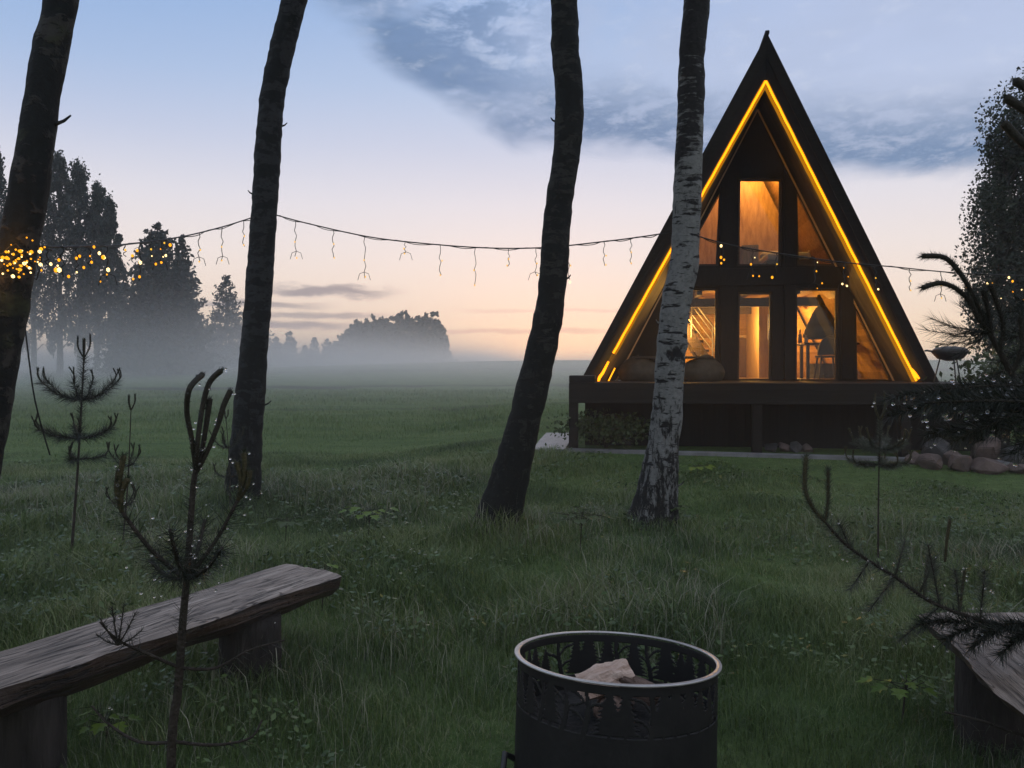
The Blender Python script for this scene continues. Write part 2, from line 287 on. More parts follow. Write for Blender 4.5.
class MB:
    def __init__(s): s.v = []; s.f = []
    def add(s, vs, fs):
        k = len(s.v); s.v += [tuple(x) for x in vs]; s.f += [tuple(i+k for i in f) for f in fs]; return s
    def hexa(s, b, t):                     # bottom 4, top 4 (same winding)
        return s.add(list(b)+list(t), [(3,2,1,0),(4,5,6,7),(0,1,5,4),(1,2,6,5),(2,3,7,6),(3,0,4,7)])
    def box(s, x0, x1, y0, y1, z0, z1):
        return s.hexa([(x0,y0,z0),(x1,y0,z0),(x1,y1,z0),(x0,y1,z0)], [(x0,y0,z1),(x1,y0,z1),(x1,y1,z1),(x0,y1,z1)])
    def bar(s, a, b, w, d=None, up=(0,0,1)):   # rectangular bar between two points
        a, b = Vector(a), Vector(b); d = d or w; t = (b-a).normalized(); up = Vector(up)
        if abs(t.dot(up)) > 0.95: up = Vector((0,1,0))
        x = t.cross(up).normalized()*(w/2); y = x.cross(t).normalized()*(d/2)
        return s.hexa([a-x-y, a+x-y, a+x+y, a-x+y], [b-x-y, b+x-y, b+x+y, b-x+y])
    def tube(s, pts, rad, n=6, cap=True):
        pts = [Vector(p) for p in pts]
        if not hasattr(rad, '__len__'): rad = [rad]*len(pts)
        base = len(s.v); prev = None
        for i, p in enumerate(pts):
            t = (pts[min(i+1, len(pts)-1)]-pts[max(i-1, 0)]).normalized()
            if prev is None:
                x = t.orthogonal().normalized()
            else:
                x = (prev-t*prev.dot(t))
                x = x.normalized() if x.length > 1e-6 else t.orthogonal().normalized()
            prev = x; y = t.cross(x)
            for k in range(n):
                a = 2*math.pi*k/n; s.v.append(tuple(p+(x*math.cos(a)+y*math.sin(a))*rad[i]))
        for i in range(len(pts)-1):
            for k in range(n):
                a = base+i*n+k; b = base+i*n+(k+1) % n; s.f.append((a, b, b+n, a+n))
        if cap:
            s.f.append(tuple(base+n-1-k for k in range(n))); e = base+(len(pts)-1)*n; s.f.append(tuple(e+k for k in range(n)))
        return s
    def ball(s, c, r, sub=1, sc=(1,1,1)):
        bm = bmesh.new(); bmesh.ops.create_icosphere(bm, subdivisions=sub, radius=1)
        s.add([(c[0]+v.co.x*r*sc[0], c[1]+v.co.y*r*sc[1], c[2]+v.co.z*r*sc[2]) for v in bm.verts], [tuple(v.index for v in f.verts) for f in bm.faces]); bm.free(); return s
    def poly_holes(s, outer, holes, y0, y1):
        """flat wall in x-z with openings, from depth y0 (front) to y1"""
        loops = [outer]+holes
        tris = tessellate_polygon([[Vector((p[0], p[1], 0)) for p in l] for l in loops]); flat = [p for l in loops for p in l]; n = len(flat)
        vs = [(p[0], y0, p[1]) for p in flat]+[(p[0], y1, p[1]) for p in flat]
        fs = []
        for t in tris:
            a, b, c = [Vector((flat[i][0], flat[i][1])) for i in t]
            if (b-a).cross(c-a) < 0: t = (t[0], t[2], t[1])
            fs.append(tuple(t)); fs.append((t[2]+n, t[1]+n, t[0]+n))
        k = 0
        for l in loops:
            for i in range(len(l)):
                a, b = k+i, k+(i+1) % len(l); fs.append((a, b, b+n, a+n))
            k += len(l)
        return s.add(vs, fs)
    def build(s, name, mat, parent=None, smooth=False, bevel=0.0, loc=None):
        me = bpy.data.meshes.new(name); me.from_pydata(s.v, [], s.f); me.update()
        bm = bmesh.new(); bm.from_mesh(me); bmesh.ops.recalc_face_normals(bm, faces=bm.faces[:]); bm.to_mesh(me); bm.free()
        if mat: me.materials.append(mat)
        if smooth: me.polygons.foreach_set('use_smooth', [True]*len(me.polygons))
        o = bpy.data.objects.new(name, me); link(o, parent)
        if loc: o.location = loc
        if bevel:
            b = o.modifiers.new('bevel', 'BEVEL'); b.width = bevel; b.segments = 2; b.limit_method = 'ANGLE'
        return o

def tri_mesh(name, V, T, mat, parent=None):
    """large triangle mesh from arrays"""
    me = bpy.data.meshes.new(name); V = np.asarray(V, np.float32); T = np.asarray(T, np.int32)
    me.vertices.add(len(V)); me.vertices.foreach_set('co', V.ravel())
    me.loops.add(T.size); me.loops.foreach_set('vertex_index', T.ravel())
    me.polygons.add(len(T)); me.polygons.foreach_set('loop_start', np.arange(0, T.size, 3, dtype=np.int32))
    me.update(calc_edges=True); me.materials.append(mat)
    o = bpy.data.objects.new(name, me); return link(o, parent)

def unit(a): return a/np.maximum(np.linalg.norm(a, axis=1, keepdims=True), 1e-9)
def cards(C, size, up_bias=0.0, aspect=1.6, droop=0.0):
    """leaf shapes (a rhomb of two triangles) at centres C"""
    n = len(C); a = rng.normal(size=(n,3)); a[:,2] -= droop; a = unit(a)
    b = rng.normal(size=(n,3)); b = unit(np.cross(a, b))
    s = (size*rng.uniform(0.6, 1.3, n))[:,None]
    V = np.stack([C-a*s*aspect/2, C+b*s/2, C+a*s*aspect/2, C-b*s/2], 1).reshape(-1,3)
    i = np.arange(n)[:,None]*4
    return V, np.concatenate([i+[0,1,2], i+[0,2,3]], 0)
def needles_on(paths, per_m, L, w, ang=0.9, tipward=0.0):
    """needle triangles round polylines"""
    Vs = []
    for pts in paths:
        pts = np.asarray([tuple(p) for p in pts], float); seg = np.linalg.norm(np.diff(pts, axis=0), axis=1); tot = seg.sum()
        n = max(4, int(tot*per_m*1.7)); d = tot*(1-(1-rng.uniform(0, 1, n))**(1.0+tipward)) if tipward else rng.uniform(0, tot, n)
        cum = np.concatenate([[0], np.cumsum(seg)]); k = np.clip(np.searchsorted(cum, d)-1, 0, len(seg)-1)
        t = ((d-cum[k])/seg[k])[:,None]; p = pts[k]*(1-t)+pts[k+1]*t; ax = unit(pts[k+1]-pts[k])
        r = rng.normal(size=(n,3)); r = unit(r-ax*(r*ax).sum(1, keepdims=True))
        an = rng.normal(ang, 0.2, n)[:,None]; dr = ax*np.cos(an)+r*np.sin(an); dr[:,2] -= 0.08; dr = unit(dr)
        l = (L*rng.uniform(0.65, 1.15, n))[:,None]; sd = unit(np.cross(dr, rng.normal(size=(n,3))))*w*0.75
        Vs.append(np.stack([p-sd, p+sd, p+dr*l], 1).reshape(-1,3))
    V = np.concatenate(Vs); return V, np.arange(len(V)).reshape(-1,3)

# ------------------------------------------------------------------ camera, world, haze
cam = bpy.data.cameras.new('camera'); co = bpy.data.objects.new('camera', cam); link(co)
co.location = (0, 0, CH); co.rotation_euler = (R(90), 0, 0)
cam.sensor_width = 36; cam.lens = F/1024*36; cam.shift_y = -(384-HY)/1024; cam.clip_end = 6000; cam.clip_start = 0.05
S.camera = co
S.render.resolution_x, S.render.resolution_y = 1024, 768
S.view_settings.view_transform = 'Standard'; S.view_settings.look = 'None'; S.view_settings.exposure = 0; S.view_settings.gamma = 1
S.cycles.use_denoising = True; S.cycles.volume_bounces = 2; S.cycles.volume_step_rate = 0.35; S.cycles.volume_max_steps = 96; S.cycles.max_bounces = 8; S.cycles.transparent_max_bounces = 16
S.cycles.caustics_reflective = False; S.cycles.caustics_refractive = False; S.cycles.sample_clamp_indirect = 4

def lin(r, g, b):
    f = lambda c: (c/255/12.92) if c/255 <= 0.04045 else ((c/255+0.055)/1.055)**2.4
    return (f(r), f(g), f(b))
W = bpy.data.worlds.new('World'); S.world = W; W.use_nodes = True
nt = W.node_tree; nt.nodes.clear(); L = nt.links.new
wo = N(nt, 'ShaderNodeOutputWorld'); bg = N(nt, 'ShaderNodeBackground', Strength=1.0); L(bg.outputs[0], wo.inputs[0])
tc = N(nt, 'ShaderNodeTexCoord'); sx = N(nt, 'ShaderNodeSeparateXYZ'); L(tc.outputs['Generated'], sx.inputs[0])
def MA(op, a, b=None, c=None):
    n = N(nt, 'ShaderNodeMath', operation=op)
    for i, v in enumerate((a, b, c)):
        if v is None: continue
        if isinstance(v, (int, float)): n.inputs[i].default_value = v
        else: L(v, n.inputs[i])
    return n.outputs[0]
def MR(v, a, b, c=0.0, d=1.0, smooth=True):
    n = N(nt, 'ShaderNodeMapRange'); n.interpolation_type = 'SMOOTHSTEP' if smooth else 'LINEAR'
    L(v, n.inputs[0])
    for i, x in enumerate((a, b, c, d)): n.inputs[i+1].default_value = x
    return n.outputs[0]
def MIX(f, a, b):
    n = N(nt, 'ShaderNodeMixRGB')
    for i, v in enumerate((f, a, b)):
        if isinstance(v, tuple): n.inputs[i].default_value = (*v, 1)
        elif isinstance(v, (int, float)): n.inputs[i].default_value = v
        else: L(v, n.inputs[i])
    return n.outputs[0]
X, Yd, Z = sx.outputs
el = MA('MULTIPLY', MA('ARCSINE', Z), 57.29578); az = MA('MULTIPLY', MA('ARCTAN2', X, Yd), 57.29578)
e01 = MA('DIVIDE', el, 90.0)
def stops(l): return [(max(0, e)/90, lin(*c)) for e, c in l]
front = ramp(nt, e01, stops([(0,(255,222,178)), (2.5,(254,226,198)), (5,(250,229,213)), (8.5,(241,229,226)), (12,(228,224,232)), (16,(203,209,230)), (20,(180,198,229)), (26,(150,180,224)), (34,(172,192,222)), (48,(222,230,240)), (62,(250,252,255)), (90,(255,255,255))]))
back = ramp(nt, e01, stops([(0,(196,194,192)), (6,(205,204,206)), (15,(205,207,214)), (30,(200,205,215)), (48,(222,230,240)), (62,(250,252,255)), (90,(255,255,255))]))
fz = MR(Yd, -0.55, 0.45)
sky = MIX(fz, back.outputs[0], front.outputs[0])
# slightly deeper blue towards the left, lilac towards the right
sky = MIX(MA('MULTIPLY', MA('MULTIPLY', MR(az, -6, -36), MR(el, 9, 26)), 0.45), sky, lin(132,170,220))
sky = MIX(MA('MULTIPLY', MA('MULTIPLY', MR(az, 0, 26), MR(el, 14, 22)), 0.6), sky, lin(192,202,232))
# cloud sheet: lower edge falls from the left to the right
vec = N(nt, 'ShaderNodeCombineXYZ'); L(MA('MULTIPLY', az, 0.05), vec.inputs[0]); L(MA('MULTIPLY', el, 0.13), vec.inputs[1])
n1 = N(nt, 'ShaderNodeTexNoise', Scale=1.5, Detail=9, Roughness=0.62, Distortion=0.5); L(vec.outputs[0], n1.inputs['Vector'])
n2 = N(nt, 'ShaderNodeTexNoise', Scale=5.5, Detail=9, Roughness=0.68, Distortion=0.25); L(vec.outputs[0], n2.inputs['Vector'])
n3_ = N(nt, 'ShaderNodeTexNoise', Scale=2.3, Detail=3, Roughness=0.5); L(vec.outputs[0], n3_.inputs['Vector'])
low = MA('ADD', MR(az, -15, 0, 24.5, 16.2, False), MR(az, 2, 30, 0, -4.2, False))
rel = MA('SUBTRACT', MA('ADD', el, MA('MULTIPLY', MA('SUBTRACT', n1.outputs['Fac'], 0.5), 3.6)), low)
sheet = MA('MULTIPLY', MA('MULTIPLY', MR(rel, -0.6, 1.6), MR(az, -17, -9)), MR(Yd, 0.1, 0.4))
thick = MA('MULTIPLY', MA('MULTIPLY', sheet, MR(rel, 6.6, 1.9)), MR(n3_.outputs['Fac'], 0.36, 0.50, 0.62, 1.0))                    # the heavy lower part
thick = MA('MULTIPLY', thick, MR(n2.outputs['Fac'], 0.36, 0.56, 0.45, 1.0))
sky = MIX(MA('MULTIPLY', MA('MULTIPLY', sheet, MR(n1.outputs['Fac'], 0.36, 0.6, 0.25, 1.0)), 0.6), sky, lin(176,190,220))
wis = MA('MULTIPLY', sheet, MR(n2.outputs['Fac'], 0.50, 0.74))
leftc = MA('MULTIPLY', MA('MULTIPLY', MR(az, 6, -4), sheet), MA('MULTIPLY', MR(n3_.outputs['Fac'], 0.34, 0.52), MR(n2.outputs['Fac'], 0.60, 0.42)))
sky = MIX(MA('MULTIPLY', thick, 0.97), sky, lin(102,132,172))
sky = MIX(MA('MULTIPLY', leftc, 0.8), sky, lin(104,134,176))
sky = MIX(MA('MULTIPLY', wis, 0.42), sky, lin(208,216,236))
# thin grey bars low over the wood
def bar(e0, a0, a1, hw, k, c=(140,136,148)):
    global sky
    n3 = N(nt, 'ShaderNodeTexNoise', Scale=2.2, Detail=6, Roughness=0.6)
    v2 = N(nt, 'ShaderNodeCombineXYZ'); L(MA('MULTIPLY', az, 0.16), v2.inputs[0]); L(MA('MULTIPLY', el, 0.6), v2.inputs[1]); v2.inputs[2].default_value = e0*3.1; L(v2.outputs[0], n3.inputs['Vector'])
    d = MA('ABSOLUTE', MA('SUBTRACT', MA('ADD', el, MA('MULTIPLY', MA('SUBTRACT', n3.outputs['Fac'], 0.5), hw*2.4)), e0))
    m = MA('MULTIPLY', MR(d, hw, hw*0.15), MA('MULTIPLY', MR(az, a0-2.5, a0+1.5), MR(az, a1+3.5, a1-1.5)))
    m = MA('MULTIPLY', m, MR(Yd, 0.1, 0.3))
    sky = MIX(MA('MULTIPLY', m, k), sky, lin(*c))
bar(5.7, -17, -10.5, 0.62, 0.9); bar(4.6, -22, -15.5, 0.35, 0.75); bar(3.9, -17.5, -11, 0.32, 0.75); bar(3.2, -19, -13, 0.40, 0.85); bar(2.9, -8, 6, 0.28, 0.45, (170,155,160)); bar(4.4, -3, 12, 0.2, 0.3, (185,168,170))
# the physical twilight sky adds its own falloff round the horizon
ns = N(nt, 'ShaderNodeTexSky', sky_type='NISHITA'); ns.sun_disc = False; ns.sun_elevation = R(0.8); ns.sun_rotation = R(2)
add = N(nt, 'ShaderNodeMixRGB', blend_type='ADD'); add.inputs[0].default_value = 0.02; L(sky, add.inputs[1]); L(ns.outputs[0], add.inputs[2])
gnd = MIX(MR(el, -2.0, 0.0), lin(60,64,66), add.outputs[0])
L(gnd, bg.inputs[0])

sun = bpy.data.lights.new('dusk_sun', 'SUN'); so = bpy.data.objects.new('dusk_sun', sun); link(so)
sun.energy = 0.12; sun.angle = R(20); sun.color = (1.0, 0.82, 0.66); so.rotation_euler = (R(-86), 0, R(-2))   # low ahead, already filtered

def volume(name, dens, col, aniso=0.0):
    m, nt_, out = newmat(name)
    v = N(nt_, 'ShaderNodeVolumePrincipled'); v.inputs['Color'].default_value = (*col, 1); v.inputs['Density'].default_value = dens; v.inputs['Anisotropy'].default_value = aniso
    nt_.links.new(v.outputs[0], out.inputs['Volume']); return m
hz = MB().box(-330, 330, -40, 330, -6.5, 30).build('haze', volume('haze_air', 0.0006, (0.88,0.88,0.90), 0.5))
tag(hz, kind='stuff')
# bank of ground mist lying over the field: a flat lens of vapour
mo = MB().box(-300, 200, -6, 320, -6.0, 16).build('ground_mist', None)
def mist_mat():
    m, nt_, out = newmat('mist_vapour'); L_ = nt_.links.new
    def ma(op, a_, b_):
        n = N(nt_, 'ShaderNodeMath', operation=op)
        for i, v in enumerate((a_, b_)):
            if isinstance(v, (int, float)): n.inputs[i].default_value = v
            else: L_(v, n.inputs[i])
        return n.outputs[0]
    def mr(v, a_, b_, c=0.0, d=1.0):
        n = N(nt_, 'ShaderNodeMapRange'); n.interpolation_type = 'SMOOTHSTEP'; L_(v, n.inputs[0])
        for i, x in enumerate((a_, b_, c, d)): n.inputs[i+1].default_value = x
        return n.outputs[0]
    tc_ = N(nt_, 'ShaderNodeTexCoord'); sp = N(nt_, 'ShaderNodeSeparateXYZ'); L_(tc_.outputs['Object'], sp.inputs[0]); x, y, z = sp.outputs
    no = N(nt_, 'ShaderNodeTexNoise', Scale=0.022, Detail=2); mp = N(nt_, 'ShaderNodeMapping'); mp.inputs['Scale'].default_value = (1, 1, 2.5); L_(tc_.outputs['Object'], mp.inputs[0]); L_(mp.outputs[0], no.inputs['Vector'])
    zz = ma('SUBTRACT', z, ma('MULTIPLY', ma('SUBTRACT', no.outputs['Fac'], 0.5), 5.0))
    d = ma('POWER', mr(zz, 9.0, 0.0), 1.9)
    d = ma('MULTIPLY', d, mr(y, 13, 75, 0.06, 1.0)); d = ma('MULTIPLY', d, mr(y, 318, 230))
    d = ma('MULTIPLY', d, mr(x, 40, -20, 0.7, 1.0)); d = ma('MULTIPLY', d, ma('MULTIPLY', mr(x, -298, -220), mr(x, 198, 120)))
    d = ma('MULTIPLY', d, ma('MULTIPLY', mr(z, 15.8, 12), MIST_D))
    nn = N(nt_, 'ShaderNodeTexNoise', Scale=0.5, Detail=2); L_(tc_.outputs['Object'], nn.inputs['Vector'])
    nr = ma('MULTIPLY', mr(z, 1.25, 0.2), mr(nn.outputs['Fac'], 0.38, 0.68)); nr = ma('MULTIPLY', nr, ma('MULTIPLY', mr(y, 15, 9), mr(y, -5.9, -2)))
    nr = ma('MULTIPLY', nr, ma('MULTIPLY', mr(x, -14, -9), mr(x, 14, 9)))
    d = ma('ADD', d, ma('MULTIPLY', nr, 0.007))
    d = ma('MULTIPLY', d, ma('SUBTRACT', 1.0, ma('MULTIPLY', mr(x, -12, 6), mr(z, 1.4, 4.0))))
    v = N(nt_, 'ShaderNodeVolumePrincipled'); v.inputs['Color'].default_value = (0.98,0.98,0.985,1); v.inputs['Anisotropy'].default_value = 0.70; L_(d, v.inputs['Density'])
    L_(v.outputs[0], out.inputs['Volume']); return m
MIST_D = 0.050
mo.data.materials.append(mist_mat()); tag(mo, 'low white mist lying over the far field', 'mist', kind='stuff')

# ------------------------------------------------------------------ ground
def grid_axis(a, b, d0, g, mid=0.0):
    v = [mid]; d = d0
    while v[-1] < b: v.append(v[-1]+d); d *= g
    w = [mid]; d = d0
    while w[-1] > a: w.append(w[-1]-d); d *= g
    return np.array(sorted(set(w+v)))
gx = grid_axis(-1600, 1600, 0.25, 1.03); gy = grid_axis(-60, 1800, 0.25, 1.025, 4.0)
GX, GY = np.meshgrid(gx, gy); GZ = hgt(GX, GY)
V = np.stack([GX, GY, GZ], -1).reshape(-1,3); nx, ny = len(gx), len(gy)
a = (np.arange(ny-1)[:,None]*nx+np.arange(nx-1)[None]).ravel()
T = np.concatenate([np.stack([a, a+1, a+nx+1], 1), np.stack([a, a+nx+1, a+nx], 1)])
go = tri_mesh('ground', V, T, M['ground']); tag(go, kind='structure')
go.data.polygons.foreach_set('use_smooth', [True]*len(go.data.polygons))

# ------------------------------------------------------------------ cabin frame of reference
TH = R(8.0); HX, HYY = 4.80, 15.2
cs, sn = math.cos(TH), math.sin(TH)
def U(px, py, v=0.0):
    """surveyed point of the cabin: (u, w) on the vertical plane at depth v behind the glass wall"""
    a_, b_ = (px-CX)/F, (HY-py)/F
    t = (v+HX*sn+HYY*cs)/(a_*sn+cs); x, y, z = t*a_, t, CH+t*b_
    return ((x-HX)*cs-(y-HYY)*sn, z)
def loc2w(u, v, w=0.0): return Vector((HX+u*cs+v*sn, HYY-u*sn+v*cs, w))
def w2loc(x, y): return ((x-HX)*cs-(y-HYY)*sn, (x-HX)*sn+(y-HYY)*cs)

# ------------------------------------------------------------------ grass
PIT = P(613, 659, 2.87); PIT.z = 0
def blades(name, n, zone, mat, y0, y1, power, wk, spread=0.95, tall=1.0):
    u = rng.uniform(0, 1, n); e = 2-power                     # density falls as y^-power, area grows as y
    y = (y0**e+u*(y1**e-y0**e))**(1/e); x = rng.uniform(-spread, spread, n)*y
    hh = zone(x, y); k = hh > 0.012; x, y, hh = x[k], y[k], hh[k]; n = len(x)
    hh = hh*rng.uniform(0.45, 1.15, n)*tall
    z = hgt(x, y); w = wk*(y/3)**0.75*rng.uniform(0.6, 1.3, n)*np.clip(hh/0.25, 0.55, 1.2)
    an = rng.uniform(0, 2*np.pi, n); ld = np.stack([np.cos(an), np.sin(an), 0*an], 1)
    sd = np.stack([-np.sin(an+rng.normal(0, 0.6, n)), np.cos(an), 0*an], 1)*w[:,None]/2
    b = np.stack([x, y, z-0.01], 1); bend = rng.uniform(0.05, 1.05, n)[:,None]*hh[:,None]
    up = np.array([[0,0,1.0]])
    m1 = b+up*hh[:,None]*0.55+ld*bend*0.28; tp = b+up*hh[:,None]*(1-0.25*rng.uniform(0,1,(n,1)))+ld*bend
    V = np.stack([b-sd, b+sd, m1+sd*0.8, m1-sd*0.8, tp], 1).reshape(-1,3); i = np.arange(n)[:,None]*5
    T = np.concatenate([i+[0,1,2], i+[0,2,3], i+[3,2,4]], 0)
    return tri_mesh(name, V, T, mat)
def vnoise(x, y, s):
    return np.sin(x*s+1.3*np.sin(y*s*0.7+1))*np.sin(y*s*0.9+1.7*np.sin(x*s*0.6+2))
def house_clear(x, y):
    u = (x-HX)*cs-(y-HYY)*sn; v = (x-HX)*sn+(y-HYY)*cs
    inside = (u > -4.1) & (v > -3.35) & (u < 4.4)
    return ~inside
def tall_zone(x, y):
    lim = 14.0-4.6*sm(-1.0, 4.0, x)                      # tall grass ends sooner in front of the cabin
    h = 0.23*(1-sm(lim-4.0, lim+2.5, y+1.6*vnoise(x, y, 0.9)+0.8*vnoise(x, y, 2.3)))
    h = h*(0.78+0.35*vnoise(x, y, 1.7)+0.25*vnoise(x, y, 4.3))
    h = h*(1-0.45*np.exp(-((x-1.9)**2+(y-7.6)**2)/3.0))
    for fx_, fy_ in ((-3.18,9.0),(-0.17,7.4),(1.43,7.8),(-3.25,4.5)):
        h = h+0.16*np.exp(-((x-fx_)**2+(y-fy_+0.15)**2)/0.16)
    d = np.hypot(x-PIT.x, y-PIT.y); h = np.where(d < 0.42, 0, h*(0.45+0.55*sm(0.42, 1.1, d)))
    h = h*(0.55+0.45*sm(2.5, 4.6, y))
    return np.where(house_clear(x, y), h, 0)
def lawn_zone(x, y):
    h = 0.05+0.07*sm(12, 22, y)*sm(3,-1,x)+0.05*sm(16,24,y)+0.05*vnoise(x, y*1.8, 0.7)*sm(10, 18, y)
    h = h*(1-0.9*np.exp(-((y-32-0.12*x+1.0*np.sin(x*0.21))/0.8)**2)*sm(-16,-8,x)*(1-sm(3,7,x)))
    return np.where(house_clear(x, y), h, 0)
g1 = blades('meadow_grass', 460000, tall_zone, M['grass'], 1.7, 15.0, 1.25, 0.0040, 0.85)
tag(g1, 'tall dark dewy meadow grass around the benches and fire pit', 'grass', kind='stuff')
g2 = blades('lawn_grass', 170000, lawn_zone, M['lawn'], 8.0, 46.0, 1.25, 0.0050, 0.85)
tag(g2, 'short green grass of the lawn and open field', 'grass', kind='stuff')
def seed_zone(x, y): return np.where(vnoise(x, y, 1.1) > -0.2, tall_zone(x, y)*1.5, 0)
# small broad leaves of clover, plantain and chickweed among the blades
nw = 40000; wy = 2.2+10.5*rng.uniform(0,1,nw)**1.3; wx = rng.uniform(-0.85,0.85,nw)*wy; wh_ = tall_zone(wx, wy); kk_ = (wh_ > 0.04) & (vnoise(wx, wy, 1.9)+0.5*vnoise(wx, wy, 5.1) > 0.05)
wx, wy, wh_ = wx[kk_], wy[kk_], wh_[kk_]; wz = hgt(wx, wy)+wh_*rng.uniform(0.25, 0.95, len(wx)); WC = np.stack([wx, wy, wz], 1)
na = rng.normal(size=WC.shape); na[:,2] *= 0.35; na = unit(na); nb_ = np.cross(na, np.array([[0,0,1.0]])+rng.normal(size=WC.shape)*0.35); nb_ = unit(nb_); sz_ = (0.016*(wy/3)**0.5*rng.uniform(0.5,1.4,len(wx)))[:,None]
WV = np.stack([WC-na*sz_, WC+nb_*sz_*0.55, WC+na*sz_, WC-nb_*sz_*0.55], 1).reshape(-1,3); wi = np.arange(len(wx))[:,None]*4
wd_ = tri_mesh('meadow_weeds', WV, np.concatenate([wi+[0,1,2], wi+[0,2,3]], 0), M['clover']); tag(wd_, 'small broad leaves of clover and weeds among the meadow grass', 'weeds', kind='stuff')
g3_ = blades('seed_stalks', 24000, seed_zone, M['seed'], 2.4, 11.0, 1.2, 0.0030, 0.8)
tag(g3_, 'thin pale seeding grass stalks standing above the meadow grass', 'grass stalks', kind='stuff')

nd = 2600; dy = 2.5+6.5*rng.uniform(0,1,nd)**1.4; dx = rng.uniform(-0.8,0.8,nd)*dy; dz = hgt(dx,dy)+tall_zone(dx,dy)*rng.uniform(0.55,1.05,nd)
bm = bmesh.new(); bmesh.ops.create_icosphere(bm, subdivisions=1, radius=1); iv = np.array([tuple(v.co) for v in bm.verts]); it = np.array([[v.index for v in f.verts] for f in bm.faces]); bm.free()
rr_ = (0.0016*(dy/3)**0.8*rng.uniform(0.6,1.3,nd))[:,None,None]
dk = tall_zone(dx,dy) > 0.05; DV = (iv[None]*rr_+np.stack([dx,dy,dz],1)[:,None])[dk]; nk = len(DV)
dw = tri_mesh('dewdrops', DV.reshape(-1,3), (it[None]+np.arange(nk)[:,None,None]*len(iv)).reshape(-1,3), M['drop']); dw.data.polygons.foreach_set('use_smooth', [True]*len(dw.data.polygons))
tag(dw, 'dewdrops sparkling on the meadow grass', 'dewdrops', kind='stuff')
# ------------------------------------------------------------------ birches near the camera
def trunk_mesh(o_loc, pts, rads, seed, n=26, rough=0.035):
    """tapered trunk through surveyed points, with burls and bark edges; coordinates relative to o_loc"""
    P3 = [Vector(p) for p in pts]; cum = [0]
    for i in range(1, len(P3)): cum.append(cum[-1]+(P3[i]-P3[i-1]).length)
    m = int(cum[-1]/0.045); cs_, rs_ = [], []
    def cr(p0, p1, p2, p3, t): return 0.5*((2*p1)+(p2-p0)*t+(2*p0-5*p1+4*p2-p3)*t*t+(3*p1-p0-3*p2+p3)*t*t*t)
    for k in range(m+1):
        d = cum[-1]*k/m; i = max(0, min(len(P3)-2, next((j for j in range(len(cum)-1) if cum[j+1] >= d), len(P3)-2)))
        t = (d-cum[i])/(cum[i+1]-cum[i]); g = lambda q: P3[max(0, min(len(P3)-1, q))]
        cs_.append(cr(g(i-1), g(i), g(i+1), g(i+2), t)-Vector(o_loc)); rs_.append(rads[i]*(1-t)+rads[i+1]*t)
    b = MB()
    for k, c in enumerate(cs_):
        t = (cs_[min(k+1, m)]-cs_[max(k-1, 0)]).normalized(); x = t.cross(Vector((0,1,0))).normalized(); y = t.cross(x)
        ring = 0.07*noise.noise(Vector((seed, 3.1, c.z*9)))+0.045*max(0, noise.noise(Vector((seed+9, 0, c.z*4.3)))-0.2)
        for j in range(n):
            a_ = 2*math.pi*j/n; q = Vector((math.cos(a_)*1.3, math.sin(a_)*1.3, c.z*1.5+seed*10))
            low = max(0, 1-c.z/1.1)
            f = 1+ring+rough*1.6*noise.noise(q*2.2)+rough*1.5*noise.noise(Vector((q.x*5, q.y*5, q.z*9)))+low*0.10*noise.noise(Vector((q.x*4, q.y*4, seed)))+low**2*(0.15+0.12*math.sin(a_*5+seed))
            b.v.append(tuple(c+(x*math.cos(a_)+y*math.sin(a_))*rs_[k]*f))
    for k in range(m):
        for j in range(n):
            p = k*n+j; q = k*n+(j+1) % n; b.f.append((p, q, q+n, p+n))
    b.f.append(tuple(range(n))); b.f.append(tuple(m*n+j for j in range(n)))
    return b, cs_, rs_

